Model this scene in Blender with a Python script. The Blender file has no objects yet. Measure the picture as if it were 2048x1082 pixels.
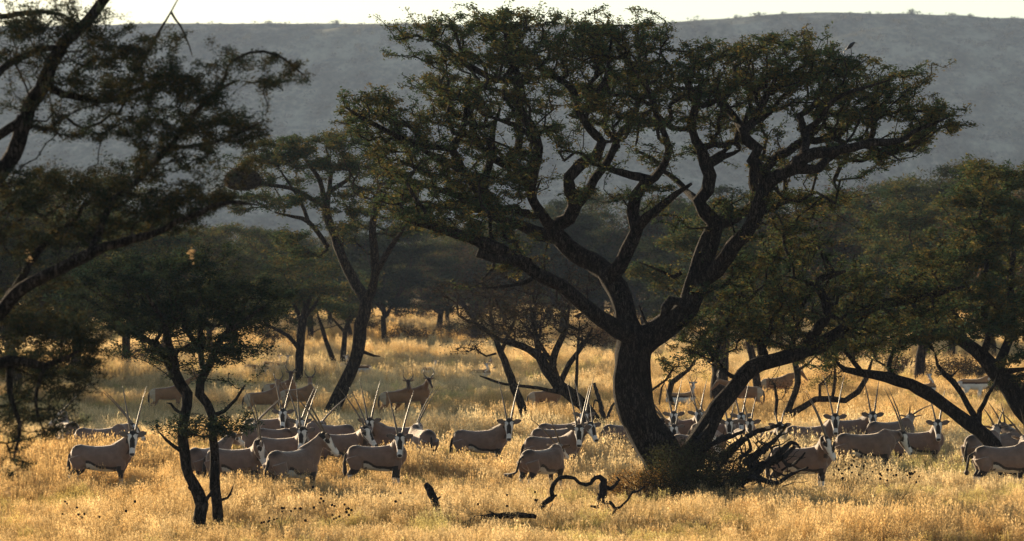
import bpy, math, random
import numpy as np
from mathutils import Vector, Matrix, noise as mnoise

R = math.radians
sc = bpy.context.scene
COL = sc.collection

# ------------------------------------------------------------------ camera
FPX, HCAM, YH = 8000.0, 5.6, 541.0      # focal length in pixels of the 2048 px wide photo, eye height, horizon row
cam_d = bpy.data.cameras.new('camera'); cam = bpy.data.objects.new('camera', cam_d); COL.objects.link(cam)
cam.location = (0, 0, HCAM); cam.rotation_euler = (R(90), 0, 0)
cam_d.sensor_width = 36; cam_d.lens = 36 * FPX / 2048
cam_d.clip_start = 1; cam_d.clip_end = 9000
cam_d.dof.use_dof = True; cam_d.dof.focus_distance = 104; cam_d.dof.aperture_fstop = 2.7
sc.camera = cam

# ------------------------------------------------------------------ light
SUN_EL, SUN_AZ = 9.5, -31.0            # azimuth: degrees from the view direction (+Y), negative = to the left
world = bpy.data.worlds.new("World"); sc.world = world; world.use_nodes = True
nt = world.node_tree; bg = nt.nodes['Background']
sky = nt.nodes.new('ShaderNodeTexSky'); sky.sky_type = 'NISHITA'; sky.sun_disc = False
sky.air_density = .8; sky.dust_density = .3; sky.ozone_density = .3; sky.sun_elevation = R(SUN_EL); sky.sun_rotation = R(SUN_AZ)
nt.links.new(sky.outputs[0], bg.inputs[0]); bg.inputs[1].default_value = 0.064
sd = bpy.data.lights.new('sun', 'SUN'); sun = bpy.data.objects.new('sun', sd); COL.objects.link(sun)
sd.energy = 5.0; sd.angle = R(0.5); sd.color = (1.0, 0.775, 0.50)
sdir = Vector((math.sin(R(SUN_AZ)) * math.cos(R(SUN_EL)), math.cos(R(SUN_AZ)) * math.cos(R(SUN_EL)), math.sin(R(SUN_EL))))
sun.rotation_euler = sdir.to_track_quat('Z', 'Y').to_euler()
vs = sc.view_settings; vs.view_transform = 'Standard'; vs.look = 'None'; vs.exposure = 1.22; vs.gamma = 1
cy = sc.cycles; cy.use_denoising = True; cy.max_bounces = 6; cy.diffuse_bounces = 3; cy.glossy_bounces = 2
cy.transmission_bounces = 4; cy.transparent_max_bounces = 4; cy.volume_bounces = 0; cy.sample_clamp_indirect = 4
cy.use_adaptive_sampling = True

# ------------------------------------------------------------------ helpers
def P(x, y, d):
    """photo pixel at depth d -> world point"""
    return np.array(((x - 1024) / FPX * d, d, HCAM - (y - YH) / FPX * d))
def gd(y):
    """depth of the flat ground seen at photo row y"""
    return HCAM * FPX / (y - YH)

def mesh_obj(name, V, F, mat, parent=None, cols=None, smooth=True, mats=None, mat_idx=None):
    V = np.asarray(V, np.float32)
    me = bpy.data.meshes.new(name)
    if isinstance(F, np.ndarray):
        n, k = F.shape
        me.vertices.add(len(V)); me.vertices.foreach_set('co', V.ravel())
        me.loops.add(n * k); me.loops.foreach_set('vertex_index', F.ravel().astype(np.int32))
        me.polygons.add(n); me.polygons.foreach_set('loop_start', np.arange(0, n * k, k, dtype=np.int32))
        me.update(calc_edges=True)
    else:
        me.from_pydata(V.tolist(), [], F)
    if cols is not None:
        a = me.attributes.new('tone', 'FLOAT_COLOR', 'POINT')
        c = np.ones((len(V), 4), np.float32); c[:, :3] = cols; a.data.foreach_set('color', c.ravel())
    if smooth: me.polygons.foreach_set('use_smooth', np.ones(len(me.polygons), bool))
    for m in (mats or [mat]): me.materials.append(m)
    if mat_idx is not None: me.polygons.foreach_set('material_index', np.asarray(mat_idx, np.int32))
    o = bpy.data.objects.new(name, me); COL.objects.link(o)
    if parent: o.parent = parent
    return o
def empty(name, loc=(0, 0, 0)):
    o = bpy.data.objects.new(name, None); COL.objects.link(o); o.location = loc; o.empty_display_size = 0.2
    return o
def tag(o, label, cat, group=None, kind=None):
    if label: o['label'] = label
    if cat: o['category'] = cat
    if group: o['group'] = group
    if kind: o['kind'] = kind
    return o

def mat(name, build):
    m = bpy.data.materials.new(name); m.use_nodes = True; t = m.node_tree
    for n in list(t.nodes): t.nodes.remove(n)
    out = t.nodes.new('ShaderNodeOutputMaterial'); build(t, out); return m
def N(t, typ, **kw):
    n = t.nodes.new(typ)
    for k, v in kw.items(): setattr(n, k, v)
    return n
def noise_ramp(t, scale, stops, detail=6, rough=.6, coord='Object', vec_scale=None, dist=0):
    tc = N(t, 'ShaderNodeTexCoord'); src = tc.outputs[coord]
    if vec_scale:
        mp = N(t, 'ShaderNodeMapping'); mp.inputs['Scale'].default_value = vec_scale
        t.links.new(src, mp.inputs[0]); src = mp.outputs[0]
    nz = N(t, 'ShaderNodeTexNoise'); nz.inputs['Scale'].default_value = scale
    nz.inputs['Detail'].default_value = detail; nz.inputs['Roughness'].default_value = rough
    nz.inputs['Distortion'].default_value = dist
    t.links.new(src, nz.inputs['Vector'])
    cr = N(t, 'ShaderNodeValToRGB')
    while len(cr.color_ramp.elements) < len(stops): cr.color_ramp.elements.new(.5)
    for e, (p, c) in zip(cr.color_ramp.elements, stops): e.position = p; e.color = (*c, 1)
    t.links.new(nz.outputs[0], cr.inputs[0])
    return nz, cr
def bark_mat(name, c0, c1, sc_=7, bump=.9):
    def b(t, out):
        nz, cr = noise_ramp(t, sc_, [(.35, c0), (.7, c1)], 8, .65, vec_scale=(1, 1, .35), dist=.6)
        v = N(t, 'ShaderNodeTexVoronoi', feature='DISTANCE_TO_EDGE'); v.inputs['Scale'].default_value = sc_ * 1.7
        tc = N(t, 'ShaderNodeTexCoord'); mp = N(t, 'ShaderNodeMapping'); mp.inputs['Scale'].default_value = (1, 1, .28)
        t.links.new(tc.outputs['Object'], mp.inputs[0])
        add = N(t, 'ShaderNodeVectorMath', operation='MULTIPLY_ADD')
        t.links.new(nz.outputs[1], add.inputs[0]); add.inputs[1].default_value = (.25, .25, .25)
        t.links.new(mp.outputs[0], add.inputs[2]); t.links.new(add.outputs[0], v.inputs['Vector'])
        mr = N(t, 'ShaderNodeMapRange'); mr.inputs[2].default_value = .18
        t.links.new(v.outputs['Distance'], mr.inputs[0])
        bp = N(t, 'ShaderNodeBump'); bp.inputs['Strength'].default_value = bump; bp.inputs['Distance'].default_value = .1
        t.links.new(mr.outputs[0], bp.inputs['Height'])
        p = N(t, 'ShaderNodeBsdfPrincipled'); p.inputs['Roughness'].default_value = .95
        p.inputs['Specular IOR Level'].default_value = .1
        m2 = N(t, 'ShaderNodeMapRange'); m2.inputs[2].default_value = .22; m2.inputs[3].default_value = .10; t.links.new(v.outputs['Distance'], m2.inputs[0])   # dark cracks between bark plates
        mx = N(t, 'ShaderNodeMix', data_type='RGBA', blend_type='MULTIPLY'); mx.inputs[0].default_value = 1; t.links.new(cr.outputs[0], mx.inputs[6]); t.links.new(m2.outputs[0], mx.inputs[7])
        t.links.new(mx.outputs[2], p.inputs['Base Color']); t.links.new(bp.outputs[0], p.inputs['Normal'])
        t.links.new(p.outputs[0], out.inputs[0])
    return mat(name, b)
def leaf_mat(name, transl=.4, inst=False):
    """colour comes from each leaf's own tone; light passes through thin leaves and blades"""
    def b(t, out):
        a = N(t, 'ShaderNodeAttribute', attribute_name='tone'); col = a.outputs['Color']
        if inst:
            ia = N(t, 'ShaderNodeAttribute', attribute_name='itone', attribute_type='INSTANCER')
            mx = N(t, 'ShaderNodeMix', data_type='RGBA', blend_type='MULTIPLY'); mx.inputs[0].default_value = 1
            t.links.new(col, mx.inputs[6]); t.links.new(ia.outputs['Color'], mx.inputs[7]); col = mx.outputs[2]
        d = N(t, 'ShaderNodeBsdfDiffuse'); tr = N(t, 'ShaderNodeBsdfTranslucent'); ms = N(t, 'ShaderNodeMixShader')
        ms.inputs[0].default_value = transl
        t.links.new(col, d.inputs[0]); t.links.new(col, tr.inputs[0])
        t.links.new(d.outputs[0], ms.inputs[1]); t.links.new(tr.outputs[0], ms.inputs[2])
        t.links.new(ms.outputs[0], out.inputs[0])
    return mat(name, b)
def tone_mat(name, rough=.8, fuzz=0, spec=.2):
    def b(t, out):
        a = N(t, 'ShaderNodeAttribute', attribute_name='tone')
        p = N(t, 'ShaderNodeBsdfPrincipled'); p.inputs['Roughness'].default_value = rough
        p.inputs['Specular IOR Level'].default_value = spec
        if fuzz:
            p.inputs['Sheen Weight'].default_value = fuzz; p.inputs['Sheen Roughness'].default_value = .35
            p.inputs['Sheen Tint'].default_value = (1, .9, .8, 1)
        nz, cr = noise_ramp(t, 9, [(.3, (.82,) * 3), (.7, (1.1,) * 3)], 5)
        mx = N(t, 'ShaderNodeMix', data_type='RGBA', blend_type='MULTIPLY'); mx.inputs[0].default_value = 1
        t.links.new(a.outputs[0], mx.inputs[6]); t.links.new(cr.outputs[0], mx.inputs[7])
        if fuzz:
            n2 = N(t, 'ShaderNodeTexNoise'); n2.inputs['Scale'].default_value = 4.5; n2.inputs['Detail'].default_value = 7; n2.inputs['Roughness'].default_value = .7
            tc = N(t, 'ShaderNodeTexCoord'); t.links.new(tc.outputs['Object'], n2.inputs['Vector'])
            bp = N(t, 'ShaderNodeBump'); bp.inputs['Strength'].default_value = .5; bp.inputs['Distance'].default_value = .05
            t.links.new(n2.outputs[0], bp.inputs['Height']); t.links.new(bp.outputs[0], p.inputs['Normal'])
        t.links.new(mx.outputs[2], p.inputs['Base Color']); t.links.new(p.outputs[0], out.inputs[0])
    return mat(name, b)

M_bark = bark_mat('dark_bark', (.012, .010, .009), (.105, .084, .07), 10, 1.0)
M_bark2 = bark_mat('brown_bark', (.05, .034, .022), (.13, .09, .06))
M_char = bark_mat('dead_wood', (.012, .012, .013), (.06, .055, .055), 14, .6)
M_grey = bark_mat('grey_dead_wood', (.035, .03, .028), (.14, .12, .11), 14, .6)
M_leaf = leaf_mat('leaf', .35)
M_grass = leaf_mat('grass_blade', .6, True)
M_hide = tone_mat('hide', .7, 1.0)
M_horn = tone_mat('horn', .5, 0, .35)
M_matte = tone_mat('matte_seed', 1, 0, 0)
M_feather = tone_mat('feather', .35, 0, .5)

# ------------------------------------------------------------------ the setting: ground and hill
def ground_build(t, out):
    nz, cr = noise_ramp(t, .09, [(.3, (.20, .13, .06)), (.5, (.34, .235, .11)), (.7, (.42, .31, .16))], 10, .7)
    p = N(t, 'ShaderNodeBsdfDiffuse'); t.links.new(cr.outputs[0], p.inputs[0]); t.links.new(p.outputs[0], out.inputs[0])
M_ground = mat('dry_ground', ground_build)
def ground_z(x, y): return 0.0
xs = np.concatenate([np.linspace(-2500, -120, 16), np.linspace(-100, 100, 60), np.linspace(120, 2500, 16)])
ys = np.concatenate([np.linspace(-300, 40, 6), np.linspace(50, 420, 110), np.linspace(450, 5200, 40)])
GX, GY = np.meshgrid(xs, ys); GZ = np.zeros_like(GX)
for j in range(GX.shape[0]):
    for i in range(GX.shape[1]):
        if abs(GX[j, i]) < 110 and 45 < GY[j, i] < 430:
            GZ[j, i] = .12 * mnoise.noise(Vector((GX[j, i] * .08, GY[j, i] * .08, 0)))
def grid_faces(nr, nc):
    a = np.arange(nr * nc).reshape(nr, nc)
    return np.stack([a[:-1, :-1], a[:-1, 1:], a[1:, 1:], a[1:, :-1]], -1).reshape(-1, 4)
g = mesh_obj('ground', np.stack([GX, GY, GZ], -1).reshape(-1, 3), grid_faces(*GX.shape), M_ground)
g['kind'] = 'structure'

def ridge_row(x):   # photo row of the skyline over photo column x
    return np.interp(x, [-3000, -600, 300, 700, 1100, 1280, 1400, 1560, 1680, 1850, 2048, 2500, 5000],
                        [90, 60, 46, 49, 46, 44, 36, 26, 23, 28, 37, 60, 160])
D0, D1 = 1650.0, 2300.0
def hill_z(x, y):
    px = 1024 + x / y * FPX
    top = HCAM + (YH - ridge_row(1024 + x / D1 * FPX)) / FPX * D1
    u = np.clip((y - D0) / (D1 - D0), 0, 1)
    h = top * (.75 * u + .25 * u * u * (3 - 2 * u)) 
    h = np.where(y > D1, top - (y - D1) * .05, h)
    return h
hx = np.linspace(-900, 900, 240); hy = np.concatenate([np.linspace(D0 - 5, D1, 130), np.linspace(D1 + 20, 3600, 14)])
HX, HY = np.meshgrid(hx, hy); HZ = hill_z(HX, HY)
for j in range(HX.shape[0]):
    for i in range(HX.shape[1]):
        x_, y_ = HX[j, i], HY[j, i]
        u = min(1, max(0, (y_ - D0) / 250)) * (.15 if y_ > D1 - 40 else 1)
        HZ[j, i] += u * (9 * mnoise.noise(Vector((x_ * .006, y_ * .004, 1))) + 3.2 * mnoise.noise(Vector((x_ * .022, y_ * .02, 2)))) \
            + .7 * mnoise.noise(Vector((x_ * .06, y_ * .06, 5))) - .3
def hill_build(t, out):
    nz, cr = noise_ramp(t, .035, [(.38, (.05, .055, .035)), (.5, (.17, .165, .11)), (.6, (.36, .33, .23))], 14, .8, vec_scale=(1, .25, 1))
    p = N(t, 'ShaderNodeBsdfDiffuse'); t.links.new(cr.outputs[0], p.inputs[0]); t.links.new(p.outputs[0], out.inputs[0])
M_hill = mat('hill_scrub', hill_build)
hill = mesh_obj('hill', np.stack([HX, HY, HZ], -1).reshape(-1, 3), grid_faces(*HX.shape), M_hill)
hill['kind'] = 'structure'

# ------------------------------------------------------------------ trees
def catmull(pts, step):
    pts = np.asarray(pts, float); out = [pts[0]]
    n = len(pts)
    for i in range(n - 1):
        p0, p1, p2, p3 = pts[max(i - 1, 0)], pts[i], pts[i + 1], pts[min(i + 2, n - 1)]
        k = max(1, int(np.linalg.norm((p2 - p1)[:3]) / step))
        for s in range(1, k + 1):
            t = s / k
            out.append(.5 * ((2 * p1) + (-p0 + p2) * t + (2 * p0 - 5 * p1 + 4 * p2 - p3) * t * t + (-p0 + 3 * p1 - 3 * p2 + p3) * t ** 3))
    return np.array(out)

def tube(pts, rad, sides, V, F, rough=0.0, seed=0, cap=True):
    """append a tapered tube along pts to V (list of arrays) and F (list of quads)"""
    pts = np.asarray(pts, float); n = len(pts)
    base = sum(len(v) for v in V)
    d = np.gradient(pts, axis=0); d /= np.linalg.norm(d, axis=1)[:, None] + 1e-9
    up = np.array((0, 1.0, .1)); 
    a = np.cross(d, up); ln = np.linalg.norm(a, axis=1)[:, None]; a = np.where(ln < .05, np.array([[1., 0, 0]]), a / (ln + 1e-9))
    b = np.cross(d, a)
    th = np.linspace(0, 2 * math.pi, sides, endpoint=False)
    ring = np.cos(th)[None, :, None] * a[:, None] + np.sin(th)[None, :, None] * b[:, None]
    r = np.asarray(rad, float)[:, None, None] * np.ones((n, sides, 1))
    if rough:
        for i in range(n):
            for k in range(sides):
                q = pts[i] + ring[i, k] * r[i, k, 0]
                r[i, k, 0] *= 1 + rough * mnoise.noise(Vector(q * 1.6 + seed)) + rough * .5 * mnoise.noise(Vector((ring[i, k, 0] * 7, ring[i, k, 2] * 7 + ring[i, k, 1] * 7, i * .25 + seed))) + rough * .7 * mnoise.noise(Vector((ring[i, k, 0] * 3, ring[i, k, 2] * 3 + ring[i, k, 1] * 3, i * .12 + seed)))
    v = (pts[:, None] + ring * r).reshape(-1, 3)
    V.append(v)
    idx = base + np.arange(n * sides).reshape(n, sides); nx = np.roll(idx, -1, 1)
    F.append(np.stack([idx[:-1], nx[:-1], nx[1:], idx[1:]], -1).reshape(-1, 4))
    if cap:   # close both ends with quads folded onto a centre point
        for row, c in ((idx[0], pts[0]), (idx[-1], pts[-1])):
            ci = sum(len(q) for q in V); V.append(np.array([c]))
            f = [[row[k], row[(k + 1) % sides], row[(k + 2) % sides], ci] for k in range(0, sides - 1, 2)]
            F.append(np.array(f))

class Tree:
    def __init__(self, seed):
        self.rng = np.random.default_rng(seed); self.seed = seed; self.rs = .82
        self.pos = np.zeros((60000, 3), np.float32); self.par = np.full(60000, -1, np.int32); self.pl = np.zeros(60000, np.float32)
        self.rad = np.zeros(60000, np.float32); self.hand = np.zeros(60000, bool); self.n = 0
        self.limbs = []; self.chains = []; self.tips = []; self.tipch = []
    def add(self, p, par, hand=False, r=0):
        i = self.n; self.pos[i] = p; self.par[i] = par; self.hand[i] = hand; self.rad[i] = r
        if par >= 0: self.pl[i] = self.pl[par] + np.linalg.norm(self.pos[i] - self.pos[par])
        self.n += 1; return i
    def limb(self, pts, step=.22, wob=.03):
        """pts: (x, y, z, radius) world"""
        c = catmull(pts, step)
        k = len(c); w = self.rng.normal(0, 1, (k, 3)); w = (w + np.roll(w, 1, 0) + np.roll(w, 2, 0)) / 2
        r = np.maximum(c[:, 3], .008)
        c[1:, :3] += (w * np.minimum(wob, r[:, None] * .5))[1:]
        idx = []; par = -1
        if self.n:
            dd = np.linalg.norm(self.pos[:self.n] - c[0, :3], axis=1); par = int(dd.argmin())
            if dd[par] > 1.2: par = -1
        for q in c: par = self.add(q[:3], par, True, q[3]); idx.append(par)
        self.limbs.append((c[:, :3], r)); return idx
    def plimb(self, pts, d, wob=.03):
        """pts: photo (x, y, radius px, depth offset)"""
        s = d / FPX
        self.limb([(*P(p[0], p[1], d + (p[3] if len(p) > 3 else 0)), p[2] * s * self.rs * (1 if i < len(pts) - 1 or p[2] > 8 else .6)) for i, p in enumerate(pts)], .02 * d / 9, wob)
    def grow(self, targets, bf=.25, seg=.28, gnarl=.12, leafy=True):
        T = np.asarray(targets, np.float32)
        if not len(T): return
        S = self.pos[:self.n].copy()
        S = S[::max(1, len(S) // 1500)]
        dist = np.array([np.linalg.norm(S - t, axis=1).min() for t in T])
        for ti in np.argsort(dist):
            t = T[ti]; p = self.pos[:self.n]; dv = p - t
            dd = np.sqrt((dv * dv).sum(1))
            cost = dd + bf * self.pl[:self.n] + np.maximum(dv[:, 2], 0) * 1.0
            j = int(cost.argmin()); L = float(dd[j]); a = p[j].astype(float).copy()
            k = max(2, int(L / seg)); ch = [j]
            dr = (t - a); side = self.rng.normal(0, 1, 3); side -= dr * (side @ dr) / (dr @ dr + 1e-9)
            bow = side * .16 * L / (np.linalg.norm(side) + 1e-9); bow[2] -= .08 * L
            off = np.zeros(3)
            for s in range(1, k + 1):
                u = s / k
                off = off * .7 + self.rng.normal(0, gnarl * 1.7 * L / k, 3) * (1 if s < k else 0)
                ch.append(self.add(a + dr * u + bow * math.sin(math.pi * u) + off, ch[-1]))
            self.chains.append(ch)
            if leafy: self.tips.append(ch[-1]); self.tipch.append(ch)
    def radii(self, rt=.007, ex=.42):
        cnt = np.zeros(self.n, np.int32)
        for ch in self.chains: cnt[ch[-1]] += 1
        for i in range(self.n - 1, -1, -1):
            if self.par[i] >= 0: cnt[self.par[i]] += cnt[i]
        g = rt * np.maximum(cnt, 1) ** ex
        self.rad[:self.n] = np.where(self.hand[:self.n], np.maximum(self.rad[:self.n], .0), g)
    def build(self, name, label, loc, mb, tip_leaves=70, leaf=.07, spread=(.2, .2, .09), greens=None, group=None, sides=14,
              rt=.007, cat='tree', rough=.16, transl=None, min_sides=3, leaf_name='crown', along=.5, ex=.42):
        self.radii(rt, ex)
        loc = np.asarray(loc, float)
        root = empty(name, loc); tag(root, label, cat, group)
        V, F = [], []
        for c, r in self.limbs: tube(c - loc, r, sides, V, F, rough, self.seed)
        if V: mesh_obj('trunk', np.concatenate(V), np.concatenate(F), mb, root)
        V, F = [], []
        for ch in self.chains:
            pts = self.pos[ch].astype(float); r = self.rad[ch].astype(float).copy()
            r[0] = min(r[0], r[1] * 1.25)
            if self.hand[ch[0]]: pts[0] = pts[0] * .7 + pts[1] * .3
            tube(pts - loc, np.maximum(r, .004), 5 if r[1] > .03 else max(min_sides, 3), V, F, 0, cap=False)
        if V: mesh_obj('branches', np.concatenate(V), np.concatenate(F), mb, root)
        if self.tips and tip_leaves:
            rng = self.rng
            tp = self.pos[self.tips].astype(float)
            pp = self.pos[self.par[self.tips]].astype(float)
            nt_ = len(tp); lp = rng.uniform(.5, 1.5, nt_) * tip_leaves
            idx = np.repeat(np.arange(nt_), lp.astype(int)); n = len(idx)
            # leaves sit in feathery sprays along the last stretch of each twig
            K = 4; path = np.stack([self.pos[[ch[max(-1 - k, -len(ch))] for ch in self.tipch]] for k in range(K + 1)], 1).astype(float)
            u = rng.uniform(0, K * .85, n) * rng.uniform(.4, 1, n); k0 = np.minimum(u.astype(int), K - 1); fr = (u - k0)[:, None]
            c = path[idx, k0] * (1 - fr) + path[idx, k0 + 1] * fr + np.clip(rng.normal(0, 1, (n, 3)), -2.1, 2.1) * np.array(spread)
            V, F, C = leaf_quads(c - loc, leaf, rng, idx, nt_, greens)
            mesh_obj(leaf_name, V, F, M_leaf, root, C, smooth=False)
        return root

GREENS = [(.034, .062, .034), (.042, .07, .034), (.06, .082, .036), (.10, .095, .034), (.14, .105, .034), (.036, .066, .046)]
def leaf_quads(c, size, rng, clump, nclump, greens=None):
    """small folded leaf sprays, one quad each; tones vary by clump and by leaf"""
    n = len(c)
    a = rng.normal(0, 1, (n, 3)); a[:, 2] *= .5; a /= np.linalg.norm(a, axis=1)[:, None]
    b = rng.normal(0, 1, (n, 3)); b = np.cross(a, b); b /= np.linalg.norm(b, axis=1)[:, None]
    s = size * rng.uniform(.5, 1.4, n)[:, None]; w = s * rng.uniform(.22, .5, n)[:, None]
    V = np.empty((n, 4, 3)); V[:, 0] = c - a * s * .5; V[:, 1] = c + b * w * .5; V[:, 2] = c + a * s * .5; V[:, 3] = c - b * w * .5
    G = np.array(greens or GREENS)
    cl = rng.uniform(0, 1, nclump)[clump]; k = np.clip(((cl * .6 + rng.uniform(0, 1, n) * .4) * len(G)).astype(int), 0, len(G) - 1)
    col = G[k] * rng.uniform(.65, 1.35, n)[:, None]
    return V.reshape(-1, 3), np.arange(n * 4).reshape(n, 4), np.repeat(col, 4, 0)

def in_ells(ells, d, rng, mult=1.3):
    """ells: (px, py, rx, ry, tips, depth centre, depth spread): foliage pads inside each traced mass"""
    T = []
    for e in ells:
        x, y, rx, ry, n = e[:5]; n = int(n * mult); dc = e[5] if len(e) > 5 else 0; ds = e[6] if len(e) > 6 else max(.6, rx / FPX * d * .6)
        npad = max(1, int(n / 9))
        pads = []
        for _ in range(npad):
            while True:
                q = rng.uniform(-1, 1, 3)
                if (q * q).sum() < 1: break
            pads.append((x + q[0] * rx, y + q[1] * ry, dc + q[2] * ds))
        for i in range(n):
            p = pads[i % npad]
            w = P(p[0], p[1], d + p[2]); T.append(w + rng.normal(0, 1, 3) * np.array((.34, .34, .13)))
    return T

# ---- the great camelthorn in the middle -----------------------------------------------------
D = 97.0
t = Tree(3); t.rs = .77
t.plimb([(1396, 1018, 76), (1362, 975, 64), (1326, 920, 54), (1294, 865, 50), (1268, 805, 48), (1264, 755, 48), (1266, 715, 45), (1276, 680, 44)], D, .01)
for L in [
    # left fork, to the upper middle
    [(1274, 690, 36), (1256, 640, 32), (1242, 592, 30), (1210, 546, 27, .5), (1166, 514, 25, .9), (1122, 478, 22, 1), (1106, 455, 19, 1), (1138, 437, 17, .8), (1150, 413, 17, .6),
     (1138, 378, 16, .4), (1138, 350, 16), (1160, 328, 15), (1190, 313, 14, -.3), (1203, 286, 12, -.5), (1178, 258, 11, -.6), (1160, 225, 10, -.6), (1146, 180, 9, -.5), (1112, 152, 7), (1078, 132, 6), (1050, 92, 4)],
    [(1150, 413, 14, .6), (1174, 385, 13, .9), (1190, 356, 12, 1.2), (1204, 340, 11, 1.4), (1228, 300, 10, 1.5), (1246, 262, 9, 1.5), (1278, 238, 8, 1.3), (1315, 212, 6, 1)],
    [(1106, 455, 15, 1), (1082, 425, 14, .6), (1066, 385, 14, .2), (1068, 340, 13, -.2), (1076, 298, 12, -.5), (1066, 264, 11, -.8), (1044, 236, 11, -.9), (1034, 200, 10, -.9), (1030, 163, 9, -.9), (990, 160, 8, -.6), (955, 143, 8, -.3), (916, 116, 6, 0), (893, 93, 5), (850, 78, 3)],
    [(1030, 163, 8, -.9), (1056, 160, 6, -1.2), (1061, 145, 5, -1.4), (1040, 120, 4, -1.4), (1000, 95, 3, -1.2)],
    [(1076, 298, 9, -.5), (1050, 270, 7, -1), (1015, 243, 6, -1.5), (975, 232, 4, -1.6)],
    [(1160, 225, 8, -.6), (1195, 180, 7, -1.2), (1215, 140, 6, -1.4), (1222, 95, 4, -1.2), (1226, 40, 2, -1)],
    # lower left limb
    [(1262, 668, 27, -.3), (1230, 655, 23, -.6), (1190, 628, 20, -1), (1150, 602, 19, -1.3), (1122, 569, 18, -1.6), (1074, 550, 17, -2), (1040, 518, 16, -2.2), (1000, 494, 15, -2.4), (940, 473, 14, -2.5), (873, 456, 11, -2.5), (820, 443, 7, -2.4)],
    [(1122, 478, 18, 1), (1080, 462, 15, 1.5), (1040, 446, 13, 1.8), (1004, 440, 12, 2), (955, 420, 10, 2), (924, 396, 9, 2), (880, 380, 8, 1.8), (806, 360, 5, 1.5)],
    [(1004, 440, 12, 2), (965, 405, 11, 1.4), (932, 350, 10, .8), (905, 298, 10, .2), (924, 262, 8, 0), (933, 215, 7, -.3), (912, 176, 4, -.4)],
    [(905, 300, 8, .2), (846, 293, 8, -.4), (806, 280, 7, -.8), (764, 254, 6, -1), (722, 236, 5, -1), (690, 215, 3, -1)],
    [(970, 400, 12, 1.2), (968, 370, 11, .5), (982, 325, 10, .2), (986, 262, 8, .4), (1000, 215, 6, .8)],
    # middle limb
    [(1214, 552, 22), (1236, 534, 20, -.3), (1256, 497, 19, -.5), (1270, 462, 18, -.6), (1260, 430, 17, -.6), (1266, 396, 16, -.6), (1288, 372, 15, -.6), (1291, 356, 13, -.7), (1246, 350, 10, -1.1), (1213, 338, 7, -1.4)],
    [(1270, 462, 14, -.6), (1296, 432, 12, -1), (1324, 408, 10, -1.4), (1353, 390, 8, -1.7), (1385, 366, 6, -2)],
    [(1290, 370, 12, -.6), (1330, 330, 10, -1.4), (1340, 290, 9, -1.8), (1322, 250, 7, -2), (1300, 190, 5, -2), (1290, 130, 3, -2)],
    # right fork
    [(1276, 694, 36), (1305, 672, 34), (1342, 645, 32), (1378, 612, 31), (1396, 572, 30), (1402, 525, 28), (1420, 478, 26), (1433, 445, 24), (1410, 424, 20), (1396, 404, 18), (1412, 386, 17),
     (1418, 355, 17), (1412, 325, 15), (1403, 292, 13), (1386, 258, 11), (1392, 215, 9), (1400, 165, 6), (1392, 120, 4)],
    [(1433, 447, 20), (1474, 432, 16, .6), (1505, 420, 13, 1.2), (1560, 408, 9, 2), (1620, 396, 6, 2.4), (1680, 392, 3, 2.6)],
    [(1400, 560, 22), (1433, 536, 21, -.6), (1463, 496, 20, -1), (1492, 470, 19, -1.3), (1506, 440, 19, -1.5), (1520, 400, 19, -1.6), (1534, 365, 18, -1.6), (1527, 348, 17, -1.6), (1503, 323, 15, -1.6), (1516, 300, 14, -1.6), (1494, 281, 13, -1.5), (1487, 262, 13, -1.4), (1508, 243, 11, -1.3), (1522, 215, 9, -1.2), (1545, 170, 6, -1), (1560, 110, 4, -1)],
    [(1487, 262, 11, -1.4), (1478, 243, 10, -1), (1452, 216, 9, -.6), (1428, 190, 7, -.2), (1440, 140, 5, 0)],
    [(1534, 370, 17, -1.6), (1560, 352, 16, -1.9), (1590, 336, 16, -2.2), (1614, 309, 15, -2.4), (1680, 302, 12, -2.6), (1746, 284, 10, -2.6), (1796, 282, 8, -2.4), (1830, 266, 6, -2.2), (1864, 250, 5, -2), (1895, 235, 3, -2)],
    [(1590, 336, 13, -2.2), (1640, 336, 11, -1.6), (1658, 319, 10, -1.4), (1700, 295, 8, -1), (1760, 300, 5, -.6), (1800, 320, 3, -.4)],
    [(1606, 314, 12, -2.4), (1612, 285, 11, -1.8), (1606, 258, 10, -1.4), (1597, 228, 9, -1.2), (1626, 210, 7, -1), (1650, 165, 5, -1), (1680, 120, 3, -1)],
    [(1612, 262, 9, -1.4), (1640, 236, 7, -2), (1668, 200, 6, -2.4), (1720, 180, 4, -2.6), (1780, 160, 2.5, -2.6)],
    [(1396, 404, 10), (1372, 380, 8, .8), (1345, 350, 7, 1.4), (1300, 320, 6, 2), (1270, 300, 4, 2.4)],
    [(1412, 325, 9), (1445, 300, 6, .8), (1478, 268, 4, 1.6)],
    [(1412, 340, 8), (1450, 316, 8, .5), (1480, 300, 5, .9)],
    # short dead stubs
    [(1376, 612, 12, -.3), (1340, 602, 9, -.5), (1331, 616, 8, -.6), (1322, 640, 5, -.6)],
    [(1318, 662, 12), (1330, 622, 8, -.3), (1358, 596, 6, -.4)], [(1304, 672, 7), (1290, 640, 4), (1278, 610, 3)],
    [(1362, 545, 7), (1350, 556, 5), (1318, 540, 3), (1276, 524, 2)], [(1072, 552, 7, -2), (1040, 568, 5, -2.2), (1000, 574, 3, -2.5), (968, 576, 2, -2.5)],
    [(1040, 515, 10, -2.2), (1060, 520, 8, -2.4), (990, 515, 12, -2.4), (955, 500, 14, -2.4)], [(992, 505, 5, -2.4), (984, 535, 4, -2.4), (962, 560, 2, -2.4)],
]: t.plimb(L, D)
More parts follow.
